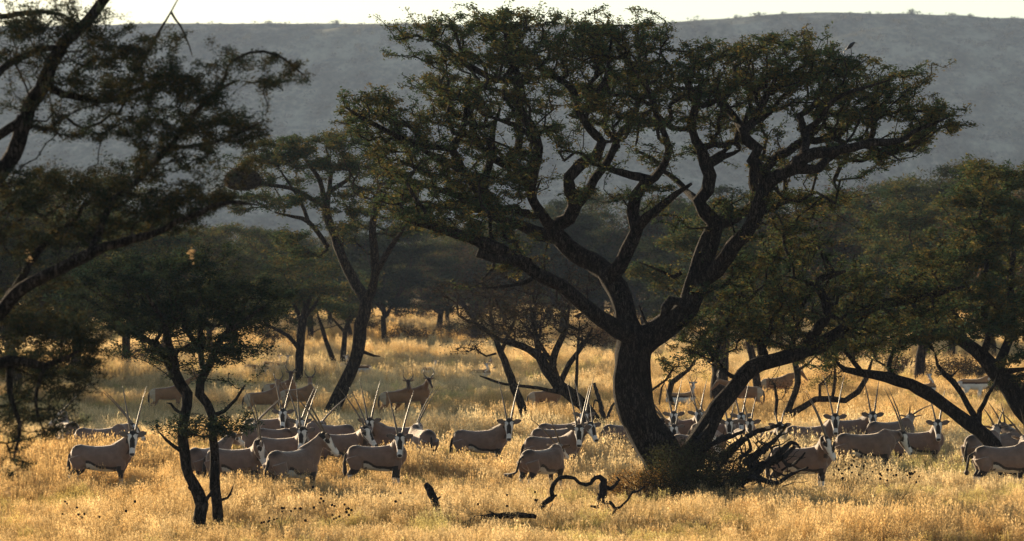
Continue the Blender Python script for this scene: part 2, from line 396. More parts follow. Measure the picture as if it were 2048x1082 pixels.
# low second trunk rising to the right
for L in [
    [(1384, 930, 36), (1400, 878, 29), (1422, 838, 24), (1452, 795, 22), (1486, 752, 21), (1527, 726, 20), (1570, 716, 18), (1612, 702, 17), (1662, 676, 16), (1700, 645, 14), (1750, 616, 12), (1820, 600, 10), (1880, 588, 8), (1930, 575, 5)],
    [(1612, 700, 13), (1612, 682, 13), (1640, 655, 13, -.6), (1656, 630, 12, -.9), (1650, 600, 11, -1), (1636, 578, 10, -1), (1634, 561, 9, -1), (1652, 548, 8, -1), (1690, 542, 5, -1.2)],
    [(1636, 578, 6, -1), (1600, 560, 4, -1), (1560, 552, 2, -1)],
    [(1527, 726, 10), (1520, 690, 8, .8), (1490, 650, 7, 1.5), (1450, 628, 5, 2), (1400, 622, 3, 2.4)],
    [(1480, 760, 7), (1452, 742, 5, -.5), (1420, 728, 3, -.8)],
]: t.plimb(L, D)
E = [ # px, py, rx, ry, tips
 (868, 62, 66, 24, 44), (960, 52, 70, 26, 52), (1050, 52, 72, 34, 60), (1140, 62, 66, 34, 56), (1225, 60, 44, 34, 36), (1226, 28, 14, 18, 8), (1300, 70, 44, 34, 38),
 (900, 105, 60, 22, 26), (1000, 100, 90, 32, 60), (1110, 112, 100, 42, 84), (1230, 120, 90, 50, 80), (1310, 130, 50, 44, 40), (812, 108, 20, 10, 6),
 (890, 165, 62, 24, 42), (960, 190, 80, 38, 60), (880, 200, 44, 18, 20), (1060, 200, 60, 40, 36), (1150, 200, 80, 60, 64), (1250, 190, 90, 56, 80), (1040, 130, 60, 36, 30),
 (742, 205, 58, 24, 42), (720, 236, 36, 16, 14), (800, 246, 80, 30, 54), (900, 256, 80, 38, 46), (850, 305, 96, 34, 66), (760, 282, 50, 20, 24),
 (985, 290, 70, 48, 44), (1060, 330, 70, 50, 40), (930, 350, 110, 40, 70), (800, 345, 80, 30, 40), (870, 415, 100, 38, 76), (790, 405, 60, 26, 30), (970, 400, 70, 36, 34), (1120, 270, 70, 44, 34),
 (1210, 250, 70, 40, 30), (1330, 210, 60, 60, 52), (1390, 150, 50, 50, 52), (1370, 270, 60, 36, 20),
 (1445, 108, 66, 30, 50), (1540, 100, 76, 34, 60), (1620, 96, 60, 26, 46), (1615, 76, 16, 14, 8), (1480, 160, 90, 44, 76), (1590, 160, 90, 44, 80), (1690, 140, 70, 34, 58),
 (1775, 158, 56, 28, 42), (1812, 140, 26, 18, 12), (1450, 235, 80, 44, 42), (1560, 240, 70, 44, 46), (1660, 220, 84, 48, 74), (1750, 220, 80, 46, 70), (1830, 215, 50, 36, 40),
 (1872, 232, 36, 24, 26), (1890, 262, 22, 22, 12), (1780, 290, 80, 30, 52), (1680, 290, 80, 30, 34), (1620, 330, 70, 24, 22), (1840, 285, 30, 20, 14), (1540, 310, 60, 36, 24),
 (1290, 300, 50, 36, 14), (1190, 320, 60, 40, 18), (1230, 390, 80, 36, 22), (1340, 400, 60, 40, 22), (1500, 400, 60, 34, 24), (1620, 400, 84, 30, 44), (1580, 440, 60, 24, 24), (1040, 420, 60, 30, 20),
 (930, 452, 90, 20, 40, -2.4), (840, 438, 50, 16, 22, -2.4), (1020, 470, 50, 20, 20, -1.5), (1010, 540, 60, 22, 14, -2), (1700, 345, 60, 12, 8), (1770, 330, 50, 12, 8)]
low = [(1380, 640, 60, 34, 46), (1460, 600, 80, 44, 66), (1400, 690, 70, 26, 40), (1470, 540, 80, 40, 56), (1560, 560, 90, 50, 80), (1560, 640, 90, 40, 80), (1480, 660, 80, 36, 60), (1660, 600, 90, 50, 90),
 (1640, 500, 80, 34, 60), (1740, 560, 90, 50, 80), (1830, 590, 90, 44, 70), (1760, 640, 100, 30, 60), (1660, 690, 80, 18, 26), (1880, 540, 70, 40, 40), (1350, 720, 40, 16, 12), (1560, 480, 60, 24, 30)]
cx, cr = 1310, 620
def dome(e):
    q = min(.97, abs(e[0] - cx) / cr); return (*e[:5], 0, .9 + 2.6 * math.sqrt(1 - q * q)) if len(e) < 6 else e
t.grow(in_ells([dome(e) for e in E], D, t.rng, 1.6), gnarl=.22)
t.grow(in_ells([(*e[:5], 0, 2.2) for e in low], D, t.rng), gnarl=.2)
t.build('camelthorn_tree', 'huge gnarled acacia in the middle with wide flat crown and curved black trunk', P(1372, 1000, D) * (1, 1, 0), M_bark,
        58, .078, (.075, .075, .04), rt=.0095, ex=.47, sides=26)
TREE_MAIN = t

# ---- small twin stemmed tree, left ----------------------------------------------------------
D = 84.5; t = Tree(5)
for L in [
    [(396, 1080, 20), (400, 1050, 17), (402, 1010, 16), (388, 965, 14), (375, 930, 13), (367, 895, 13), (369, 852, 13), (377, 812, 13), (380, 788, 14), (364, 765, 14), (352, 742, 14), (330, 712, 10, .4), (296, 682, 8, .8), (255, 652, 6, 1), (215, 622, 4, 1)],
    [(440, 1076, 15, .5), (439, 1040, 13.5, .4), (437, 1010, 13, .4), (430, 952, 12, .2), (422, 890, 11, .2), (424, 840, 11), (412, 808, 11), (397, 786, 12), (401, 762, 11), (410, 740, 11), (426, 705, 9, -.4), (455, 668, 8, -.8), (490, 640, 6, -1), (530, 612, 4, -1.2)],
    [(352, 742, 9), (348, 706, 8, -.3), (334, 660, 7, -.6), (305, 610, 5, -1), (285, 560, 3, -1)],
    [(410, 740, 9), (402, 700, 8, .4), (396, 650, 7, .8), (410, 600, 5, 1), (420, 550, 3, 1)],
    [(402, 700, 7, .4), (372, 660, 6, .2), (360, 610, 5, 0), (350, 560, 3, 0)],
    [(455, 668, 6, -.8), (466, 630, 5, -.5), (470, 590, 3, -.2)],
    [(368, 905, 6), (346, 892, 4.5), (331, 880, 4), (319, 865, 2.5)], [(424, 832, 6), (452, 822, 5), (474, 796, 4), (484, 778, 3), (492, 768, 1.5)],
    [(372, 834, 5), (350, 818, 4), (342, 808, 3), (333, 806, 2)], [(436, 1002, 4), (455, 996, 3), (463, 990, 3), (467, 972, 1.5)],
    [(380, 800, 4), (357, 764, 5, -.2), (340, 752, 3, -.3), (327, 748, 1.5)], [(386, 982, 5), (376, 975, 3), (380, 968, 2)], [(404, 1012, 5), (420, 990, 4, .1), (430, 975, 4, .2)],
]: t.plimb(L, D)
t.grow(in_ells([(*e, 0, 1.7) for e in [(300, 520, 80, 26, 40), (400, 510, 90, 30, 46), (220, 580, 80, 36, 56), (330, 580, 100, 40, 80), (450, 570, 90, 34, 70), (540, 590, 56, 22, 34),
    (250, 640, 80, 34, 46), (370, 640, 90, 40, 60), (480, 625, 80, 28, 50), (300, 690, 60, 26, 26), (440, 690, 80, 26, 44), (480, 720, 44, 10, 12), (200, 540, 50, 22, 20), (170, 600, 40, 20, 14), (430, 740, 40, 12, 8)]], D, t.rng), gnarl=.15)
t.grow(in_ells([(346, 852, 26, 8, 12, 0, .3), (455, 850, 60, 14, 30, -.2, .5), (410, 846, 20, 10, 8, -.3, .3)], D, t.rng), gnarl=.1)
t.build('acacia_tree', 'small twin-stemmed acacia with dense dark rounded crown beside grazing herd', P(410, 1071, D) * (1, 1, 0), M_bark, 88, .066, (.08, .08, .04),
        greens=[(.018, .034, .024), (.025, .042, .026), (.045, .052, .024), (.022, .036, .028)], rt=.006)

# ---- near tree, left edge, out of focus ------------------------------------------------------
D = 52.0; t = Tree(8)
for L in [
    [(-330, 1420, 60), (-270, 1000, 42), (-190, 700, 34), (-100, 500, 26), (0, 348, 20), (43, 266, 19), (73, 200, 18), (100, 143, 18), (133, 93, 16), (173, 43, 14), (213, -6, 12), (260, -70, 8)],
    [(-190, 700, 24), (-100, 500, 18, .5), (-50, 320, 14, .5), (0, 272, 12), (45, 236, 12)], [(-60, 400, 14, -1), (-20, 180, 10, -.6), (33, 116, 9), (98, 98, 8), (130, 96, 6)],
    [(-250, 900, 26, -.3), (-90, 700, 20, -.6), (0, 624, 16, -.8), (43, 574, 15, -.9), (100, 546, 14, -1), (166, 516, 13, -1), (216, 493, 11, -1), (266, 480, 10, -1), (333, 456, 8, -1), (400, 423, 7, -1), (466, 406, 5, -1), (520, 410, 3, -1)],
    [(0, 624, 11, -.8), (50, 545, 9, -.4), (93, 482, 9, 0), (140, 450, 8, .2), (170, 400, 5, .4)],
    [(180, 508, 10, -1), (196, 460, 9, -.8), (228, 404, 8, -.6), (262, 368, 8, -.5), (298, 328, 8, -.4), (350, 280, 7, -.3), (400, 218, 6, -.2), (443, 176, 5, 0), (480, 160, 3, 0)],
    [(90, 170, 10), (170, 200, 9, .5), (250, 190, 7, .9), (330, 150, 5, 1), (400, 160, 3, 1.2)], [(443, 176, 3.4), (452, 133, 3.4), (500, 104, 3), (550, 106, 3), (585, 130, 2.4), (622, 163, 1.6)],
    [(250, 190, 5, .9), (300, 90, 4, 1), (342, 24, 2, 1), (365, -20, 1.5, 1)], [(342, 24, 3, 1), (370, 70, 2.4, 1), (385, 110, 2, 1)],
    [(-120, 760, 18, -.6), (20, 720, 12, -1), (90, 730, 9, -1), (160, 700, 6, -1)], [(20, 720, 8, -1), (22, 790, 7, -1), (40, 850, 5, -1), (26, 920, 3, -1)], [(90, 730, 6, -1), (70, 800, 4, -1), (90, 870, 3, -1)],
    [(-60, 40, 8, .4), (60, 20, 6, .6), (130, 30, 4, .7)], [(330, 300, 5, -.4), (400, 290, 4, -.3), (470, 270, 3, -.3), (530, 240, 2, -.3)],
]: t.plimb(L, D, .02)
E = [(60, 40, 90, 44, 54), (180, 60, 60, 40, 26), (40, 110, 60, 40, 26), (230, 110, 80, 40, 44), (320, 80, 60, 24, 16), (350, 150, 80, 30, 40), (270, 180, 90, 40, 50), (160, 170, 60, 30, 16), (60, 190, 60, 30, 12),
 (400, 190, 60, 24, 22), (500, 118, 60, 18, 14), (570, 130, 26, 12, 5), (540, 165, 34, 16, 10), (440, 240, 80, 28, 36), (500, 260, 50, 22, 16), (330, 250, 90, 30, 36), (220, 250, 70, 30, 24), (120, 250, 60, 24, 10),
 (400, 300, 70, 30, 26), (300, 310, 60, 26, 18), (250, 340, 70, 26, 20), (90, 350, 90, 26, 34), (180, 380, 80, 30, 34), (60, 400, 70, 40, 34), (300, 400, 80, 34, 34), (400, 390, 80, 36, 40), (440, 405, 30, 16, 8),
 (60, 470, 70, 40, 32), (160, 470, 70, 30, 28), (260, 440, 60, 30, 22), (350, 430, 60, 30, 22), (100, 560, 60, 30, 14), (40, 650, 60, 50, 34), (120, 660, 80, 50, 50), (190, 690, 50, 40, 26), (60, 740, 70, 50, 40), (150, 760, 60, 50, 34),
 (50, 820, 70, 40, 26), (110, 850, 40, 30, 12), (30, 900, 30, 60, 10), (520, 330, 20, 12, 3), (610, 158, 10, 6, 3)]
tips = []
for e in E:
    for _ in range(int(e[4] * 1.9)):
        q = t.rng.normal(0, .6, 2); tips.append(P(e[0] + q[0] * e[2], e[1] + q[1] * e[3], D + t.rng.uniform(-1, .9)))
t.grow(tips, gnarl=.12, seg=.14)
t.build('camelthorn_tree', 'nearest acacia, cut by the left edge, dark drooping branches and hanging leaves', P(-330, 1400, D) * (1, 1, 0), M_bark, 80, .042, (.05, .05, .03),
        greens=[(.022, .034, .022), (.03, .04, .026), (.06, .05, .022), (.024, .036, .03)], rt=.0035)

# ---- leaning tree behind the herd, left of the middle ------------------------------------------
D = 150.0; t = Tree(11)
for L in [
    [(655, 842, 19), (676, 795, 17), (700, 745, 16), (716, 700, 16), (724, 650, 16), (732, 605, 15), (712, 570, 13, .5), (697, 540, 12, .8), (684, 515, 12, 1), (668, 474, 11, 1.4), (655, 440, 11, 1.6), (652, 415, 10, 1.7), (657, 385, 7, 1.8), (690, 365, 5, 2), (720, 330, 3, 2)],
    [(734, 600, 12), (748, 560, 10, -.5), (747, 500, 10, -1), (745, 452, 9, -1.4), (756, 405, 8, -1.8), (760, 372, 5, -2), (790, 360, 4, -2), (830, 340, 3, -2)],
    [(748, 560, 8, -.5), (765, 520, 7, -1.5), (790, 480, 6, -2.2), (810, 455, 4, -3)], [(656, 495, 6, 1), (618, 448, 6, .6), (588, 434, 4, .2), (550, 425, 3, 0)],
    [(652, 418, 6, 1.7), (620, 395, 6, 1), (580, 375, 5, .4), (520, 368, 4, 0), (470, 362, 2, 0)], [(652, 415, 7, 1.7), (638, 360, 6, 1), (610, 320, 4, .6), (590, 295, 2, .4)],
    [(655, 400, 6, 1.8), (662, 340, 5, 2.4), (650, 290, 3, 2.6)], [(716, 700, 5), (745, 712, 3), (760, 713, 1.5)], [(618, 448, 5, .6), (600, 400, 4, 1), (560, 340, 3, 1)],
]: t.plimb(L, D)
t.grow(in_ells([(*e, 0, 2.6) for e in [(600, 285, 80, 24, 60), (690, 280, 70, 24, 50), (540, 310, 60, 24, 44), (640, 320, 100, 24, 70), (740, 310, 60, 30, 44), (770, 350, 60, 34, 40), (500, 330, 40, 18, 22), (560, 360, 60, 20, 24),
  (460, 330, 30, 10, 6), (550, 410, 80, 22, 46), (480, 400, 40, 16, 14), (640, 380, 80, 24, 24), (720, 400, 60, 30, 30), (800, 400, 50, 30, 26), (700, 460, 60, 30, 26), (560, 470, 60, 24, 26), (610, 500, 50, 20, 20), (790, 470, 50, 26, 24), (830, 430, 40, 24, 16)]], D, t.rng), gnarl=.18)
t.build('acacia_tree', 'tall leaning acacia with brown slanting trunk carrying the straw nest', P(655, 838, D) * (1, 1, 0), M_bark2, 66, .11, (.12, .12, .06), rt=.009)

# straw nest hanging in it
rng = np.random.default_rng(2); D = 149.0
nc = P(485, 357, D); V = []; 
n = 5200; q = rng.normal(0, 1, (n, 3)); q /= np.linalg.norm(q, axis=1)[:, None]; rr = rng.uniform(.55, 1, n)[:, None] ** .5
c = q * rr * np.array((.66, .6, .42)); c[:, 2] -= .1 * np.abs(c[:, 0])
V, F, C = leaf_quads(c, .2, rng, rng.integers(0, 60, n), 60, [(.05, .035, .022), (.08, .06, .035), (.03, .022, .016)])
o = mesh_obj('bird_nest', V, F, M_leaf, None, C, False); o.location = nc
tag(o, 'bulky dark straw weaver nest hanging in the leaning acacia', 'bird nest')

# ---- other hand traced trees -------------------------------------------------------------------
def simple_tree(seed, y0, limbs, ells, name, label, bark=M_bark2, tl=40, leaf=.11, spread=(.2, .2, .1), greens=None, group=None, rt=.008, ds=2.0, D=None, cat='tree'):
    D = D or gd(y0); t = Tree(seed)
    for L in limbs: t.plimb(L, D)
    t.grow(in_ells([(*e[:5], 0, ds) for e in ells], D, t.rng), gnarl=.18)
    x0 = limbs[0][0][0]
    return t.build(name, label, P(x0, y0, D) * (1, 1, 0), bark, int(tl * 1.15), leaf, spread, greens=greens, group=group, rt=rt, sides=10, cat=cat)
BRG = [(.05, .038, .02), (.065, .045, .024), (.04, .038, .02), (.08, .052, .028)]
simple_tree(21, 856, [[(1054, 856, 12), (1044, 815, 11), (1030, 780, 10), (1016, 740, 9), (1002, 705, 8), (990, 680, 6), (965, 655, 4, .5), (930, 640, 3, 1)], [(1002, 705, 5), (1020, 660, 4, -.5), (1035, 620, 3, -1)], [(990, 680, 5), (985, 640, 4, .5), (975, 590, 3, 1)]],
    [(960, 640, 60, 40, 50), (920, 600, 50, 50, 40), (1000, 590, 70, 50, 60), (930, 690, 50, 14, 16), (980, 540, 60, 30, 30)], 'thorn_tree', 'brown twiggy thorn tree leaning left on a thin straight trunk', tl=14, leaf=.09, greens=BRG, rt=.01)
simple_tree(22, 872, [[(1225, 875, 20), (1190, 840, 17), (1152, 800, 16), (1120, 770, 15), (1096, 742, 14), (1078, 715, 12), (1055, 700, 10), (1020, 686, 8, .5), (985, 676, 5, 1), (940, 640, 3, 1)], [(1122, 775, 11), (1108, 735, 10, -.4), (1112, 700, 8, -.6), (1130, 660, 6, -.8), (1140, 610, 4, -1)],
    [(1130, 782, 10), (1098, 780, 5, -.5), (1055, 775, 4, -.7), (1010, 768, 3.4, -.8), (975, 758, 3, -.8), (958, 752, 2, -.8)], [(1120, 768, 8, .4), (1140, 725, 7, .6), (1165, 690, 5, .8), (1185, 655, 3, .8)], [(1078, 715, 8), (1068, 660, 6, .4), (1060, 600, 4, .8)],
    [(1152, 792, 4), (1153, 740, 4), (1155, 690, 3), (1160, 640, 2)], [(1110, 730, 6), (1080, 690, 5, -.8), (1040, 640, 3, -1)]],
    [(1090, 560, 80, 40, 70), (1040, 620, 80, 50, 80), (1140, 620, 60, 50, 60), (1180, 650, 30, 40, 22), (1000, 660, 60, 30, 36), (1100, 670, 60, 30, 36), (1170, 560, 40, 30, 20)], 'thorn_tree', 'wide brown thorn tree with low forked trunk and one bare level branch', tl=16, leaf=.09, greens=BRG, rt=.011)
simple_tree(23, 775, [[(600, 776, 10), (599, 730, 10), (600, 690, 11), (604, 650, 11), (615, 610, 8), (630, 580, 5)], [(600, 700, 6), (575, 670, 5, .8), (545, 655, 4, 1.4), (510, 645, 3, 2)], [(606, 640, 6), (630, 610, 5), (650, 570, 3)], [(604, 650, 6), (590, 610, 5, 1), (560, 570, 3, 1)]],
    [(600, 560, 90, 40, 70), (560, 600, 60, 30, 40), (650, 590, 60, 30, 40), (520, 630, 40, 14, 14), (600, 520, 70, 26, 40)], 'acacia_tree', 'straight thin-trunked acacia behind the group of tan antelopes', tl=50, leaf=.13)
simple_tree(24, 748, [[(680, 750, 8), (660, 705, 6), (645, 660, 5, .5), (634, 625, 4, .5)], [(680, 745, 7), (688, 700, 7), (690, 665, 6), (700, 630, 4, -.5)], [(690, 665, 4), (672, 645, 3), (655, 625, 2)]],
    [(640, 610, 40, 20, 24), (690, 610, 50, 24, 36), (700, 560, 50, 40, 40)], 'acacia_tree', 'slender V-stemmed acacia just left of the slanting brown trunk', tl=44, leaf=.12)
simple_tree(25, 825, [[(1440, 830, 22), (1438, 770, 21), (1440, 715, 20), (1446, 670, 17), (1440, 620, 12, .5), (1420, 570, 8, 1), (1400, 520, 4, 1)], [(1446, 670, 12), (1470, 620, 9, -1), (1500, 560, 6, -2), (1510, 500, 3, -2)]],
    [(1400, 480, 90, 50, 90), (1500, 500, 90, 60, 90), (1330, 560, 70, 50, 60), (1440, 590, 90, 40, 70), (1400, 430, 60, 26, 30)], 'acacia_tree', 'thick upright brown trunk standing behind the low right limb of the huge acacia', tl=50, leaf=.13, ds=3)
simple_tree(26, 815, [[(1524, 818, 10), (1514, 770, 10), (1506, 730, 9), (1500, 690, 8), (1490, 650, 5)], [(1506, 730, 5), (1530, 690, 4), (1555, 650, 3)]],
    [(1490, 620, 60, 34, 50), (1560, 620, 50, 30, 36)], 'acacia_tree', 'dark slim tree leaning left in the grass under the right canopy', tl=44, leaf=.12)
simple_tree(27, 866, [[(1556, 866, 9), (1574, 835, 9), (1606, 815, 8), (1636, 798, 8), (1664, 798, 8), (1692, 800, 8), (1716, 780, 7), (1732, 754, 6), (1744, 720, 4)], [(1562, 850, 8), (1582, 800, 8, .4), (1594, 765, 8, .6), (1588, 725, 7, .8), (1572, 695, 5, 1)], [(1550, 850, 4), (1556, 800, 4), (1548, 770, 3), (1536, 755, 2)],
    [(1640, 798, 4), (1640, 770, 3), (1665, 745, 2)], [(1590, 740, 4, .7), (1612, 728, 3), (1640, 705, 2)], [(1664, 798, 4), (1672, 760, 4), (1668, 715, 3)]],
    [(1600, 770, 40, 20, 16), (1660, 740, 50, 26, 20), (1560, 700, 50, 24, 24), (1740, 700, 60, 24, 34), (1650, 680, 70, 20, 30)], 'thorn_tree', 'low crooked tree with one branch creeping level above the grass', tl=16, leaf=.08, greens=BRG, ds=1.4)
simple_tree(28, 778, [[(1836, 780, 14), (1840, 735, 13), (1846, 690, 12), (1862, 650, 9), (1880, 600, 5)], [(1846, 690, 8), (1826, 650, 6), (1800, 610, 4)]],
    [(1800, 400, 100, 50, 80), (1880, 430, 100, 60, 90), (1760, 480, 90, 50, 70), (1860, 520, 90, 50, 80), (1900, 600, 80, 40, 50)], 'acacia_tree', 'broad acacia with short thick trunk near the white-bellied gazelle', tl=55, leaf=.15, ds=4)
simple_tree(29, 845, [[(1342, 850, 7), (1346, 815, 7), (1338, 790, 7), (1344, 765, 7), (1362, 752, 6), (1380, 738, 4), (1396, 715, 3)], [(1330, 830, 2.6), (1318, 805, 2.4), (1322, 775, 2), (1330, 762, 1.4)]],
    [(1380, 720, 40, 10, 14), (1345, 726, 30, 8, 8)], 'thorn_tree', 'thin crooked young tree standing in front of a gazelle', tl=30, leaf=.07, ds=.6)

# arching trees at the right edge
simple_tree(31, 968, [[(2026, 972, 22), (2000, 918, 19), (1974, 872, 18), (1922, 832, 17), (1872, 797, 16), (1822, 771, 15), (1772, 753, 13), (1722, 744, 10), (1690, 737, 7), (1668, 720, 4)],
    [(1966, 862, 10), (1946, 830, 8), (1922, 790, 7), (1906, 764, 7), (1888, 750, 6), (1876, 730, 4), (1870, 705, 3)], [(1958, 848, 7), (1962, 824, 6), (1976, 790, 5), (1990, 768, 4), (1998, 745, 3)], [(1888, 750, 4), (1905, 752, 3), (1918, 738, 2)],
    [(1790, 758, 7), (1780, 720, 6, .6), (1800, 680, 5, 1), (1830, 640, 3, 1)], [(1722, 744, 6), (1700, 715, 5, -.5), (1680, 690, 4, -1)]],
    [(1700, 690, 70, 16, 30), (1780, 670, 80, 26, 50), (1860, 660, 70, 30, 44), (1760, 620, 70, 30, 40), (1640, 715, 40, 8, 10), (1850, 610, 60, 30, 30)], 'acacia_tree', 'arching acacia whose bowed dark trunk rises from the right and bends left', bark=M_bark, tl=70, leaf=.09, spread=(.09, .09, .045), ds=1.8)
simple_tree(32, 935, [[(2130, 940, 34), (2080, 860, 27), (2046, 815, 24), (2016, 780, 22), (1990, 745, 20), (1966, 712, 18), (1930, 684, 15), (1890, 664, 12), (1850, 642, 8), (1830, 600, 5)], [(1990, 745, 14), (2010, 700, 12, .6), (2030, 640, 10, 1), (2020, 560, 8, 1), (2030, 470, 6, 1), (2010, 400, 3, 1)],
    [(1966, 712, 10), (1975, 660, 8, -.6), (1960, 600, 7, -1), (1970, 520, 5, -1), (1940, 440, 3, -1)], [(2046, 815, 12), (2060, 760, 10, -.5), (2100, 700, 8, -1)], [(1930, 684, 7), (1915, 640, 6, -.5), (1880, 590, 4, -.8)], [(1990, 745, 8, 0), (2020, 742, 7, -.3), (2060, 735, 5, -.5)]],
    [(2010, 350, 50, 36, 50), (1960, 400, 70, 40, 60), (2050, 430, 60, 50, 60), (1900, 470, 80, 44, 66), (2000, 500, 80, 50, 80), (1850, 540, 70, 40, 50), (1940, 580, 80, 44, 80), (2040, 600, 70, 50, 70), (1880, 640, 70, 30, 46), (1990, 660, 70, 36, 56), (2060, 700, 60, 40, 40), (2030, 760, 40, 16, 12), (1950, 340, 36, 14, 14)],
    'camelthorn_tree', 'big dark acacia at the right edge, crown leaving the picture', bark=M_bark, tl=82, leaf=.1, spread=(.1, .1, .05), ds=2.6)

# ---- tree belt behind: own crowns and trunks, some shapes repeated -----------------------------
def belt_tree(seed, h, rw, ntip, leaf, label, name='acacia_tree', greens=None, low=.2, brown=M_bark2):
    t = Tree(seed); r = t.rng
    k = 3; f = []
    t.limb([(0, 0, -.2, .26), (.1, 0, h * .1, .22), (r.normal(0, .2), 0, h * .25, .19)], .4)
    for i in range(6):
        a = i / 6 * 6.28 + r.uniform(0, .8); q = r.uniform(.45, .8)
        t.limb([(0, 0, h * .24, .15), (math.cos(a) * rw * .25, math.sin(a) * rw * .25, h * .42, .11), (math.cos(a) * rw * q * .7, math.sin(a) * rw * q * .7, h * r.uniform(.55, .7), .07), (math.cos(a) * rw * q, math.sin(a) * rw * q, h * r.uniform(.7, .85), .03)], .4, .08)
    T = []
    for i in range(ntip // 9):
        a = r.uniform(0, 6.28); q = math.sqrt(r.uniform(0, 1)); zz = math.sqrt(max(0, 1 - q * q))
        lo = low + .25 * (1 - q); c = np.array((math.cos(a) * q * rw, math.sin(a) * q * rw, h * (lo + (.97 - lo) * (r.uniform(0, 1) ** .6) * (.35 + .65 * zz))))
        for _ in range(9): T.append(c + r.normal(0, 1, 3) * (.5, .5, .16))
    t.grow(T, gnarl=.2, seg=.5)
    return t.build(name, label, (0, 0, 0), brown, 64, leaf, (.3, .3, .12), rt=.014, greens=greens, sides=8, ex=.4)
def dup(root, loc, rz=0, s=1, label=None):
    c = root.copy(); COL.objects.link(c); c.location = loc; c.rotation_euler = (0, 0, rz); c.scale = (s, s, s)
    if label: c['label'] = label
    for ch in root.children:
        k = ch.copy(); COL.objects.link(k); k.parent = c
    return c
rs = random.Random(4)
protos = [belt_tree(41, 9, 5.2, 760, .17, 'x', greens=[(.06, .075, .03), (.08, .08, .03), (.11, .085, .03)]), belt_tree(42, 10.5, 5.8, 900, .17, 'x', low=.15), belt_tree(43, 7.5, 4.6, 600, .16, 'x', low=.12, greens=BRG + GREENS[:2]),
          belt_tree(44, 11, 5.4, 900, .18, 'x', greens=[(.025, .04, .026), (.032, .045, .026), (.04, .045, .024)])]
spots = []   # x at the base in the photo, row of the base, row of the crown top, kind of crown
for x, yb, yt, k in [(30, 800, 340, 0), (150, 770, 320, 1), (-90, 800, 330, 3), (250, 748, 420, 2), (330, 725, 430, 0), (420, 712, 500, 2), (470, 722, 430, 1),
        (532, 692, 440, 1), (620, 690, 470, 2), (700, 694, 480, 0), (770, 700, 430, 3), (878, 684, 440, 0), (950, 690, 470, 2), (1010, 684, 420, 1),
        (1120, 690, 400, 3), (1200, 684, 372, 1), (1290, 690, 470, 0), (1350, 688, 395, 2), (1450, 716, 372, 3), (1560, 712, 352, 1), (1640, 708, 420, 0), (1690, 724, 372, 2), (1760, 716, 345, 0),
        (1850, 725, 340, 1), (1900, 735, 330, 3), (1980, 730, 318, 0), (2060, 740, 330, 1), (2150, 760, 330, 2), (2240, 740, 330, 0), (-200, 760, 350, 2), (-330, 810, 330, 1), (-480, 790, 330, 3), (-620, 770, 340, 0), (-760, 800, 330, 1), (-900, 780, 340, 3), (-60, 750, 380, 1), (-420, 745, 350, 0)]:  # last entries: unseen trees left of the frame, added to shade the midground grass
    spots.append((x, gd(yb), yt, k))
for i in range(34):
    x = -260 + i * 76 + rs.uniform(-20, 20)
    yt = np.interp(x, [0, 480, 900, 1050, 1250, 1330, 1420, 1700, 2048], [430, 450, 450, 410, 420, 505, 440, 400, 380]) + rs.uniform(-10, 20)
    spots.append((x, gd(672 - (i % 3) * 8 + rs.uniform(-4, 4)), yt, rs.randrange(4)))
hts = [9, 10.5, 7.5, 11]; used = set()
adj = ['dusky', 'pale', 'olive', 'ragged', 'dense', 'broad', 'narrow', 'brownish', 'blue-green', 'rounded']
def where(x):
    if x < 0: return 'left frame'
    if x < 90: return 'left edge'
    if x < 480: return 'dark left canopy'
    if x < 640: return 'group of tan antelopes'
    if x < 800: return 'slanting brown trunk'
    if x < 980: return 'pair of lyre-horned antelopes'
    if x < 1200: return 'twiggy brown thorn trees'
    if x < 1340: return 'black curved trunk'
    if x < 1560: return 'low right limb'
    if x < 1780: return 'crooked creeping branch'
    if x < 1930: return 'bowed right trunk'
    return 'right edge'
cnt = {}
for x, d, yt, k in spots:
    h = HCAM - (yt - YH) / FPX * d; s = h / hts[k]
    loc = P(x, 0, d) * (1, 1, 0)
    w_ = where(x); row = 'first rank' if d < 230 else ('middle rank' if d < 310 else 'far rank')
    key = (w_, row); cnt[key] = cnt.get(key, 0) + 1
    ordn = ['leftmost', 'second from left', 'third from left', 'fourth from left', 'fifth from left', 'sixth from left', 'seventh from left', 'eighth from left', 'ninth from left', 'tenth from left', 'eleventh from left', 'twelfth from left'][min(cnt[key] - 1, 11)]
    lab = f"background acacia beyond the {w_}, {ordn} in the {row}"
    if k not in used:
        used.add(k); o = protos[k]; o.location = loc; o.scale = (s, s, s); o['label'] = lab; o.rotation_euler = (0, 0, rs.uniform(0, 6))
    else: o = dup(protos[k], loc, rs.uniform(0, 6.28), s * rs.uniform(.97, 1.03), lab)
    o['group'] = 'acacias in the background belt'

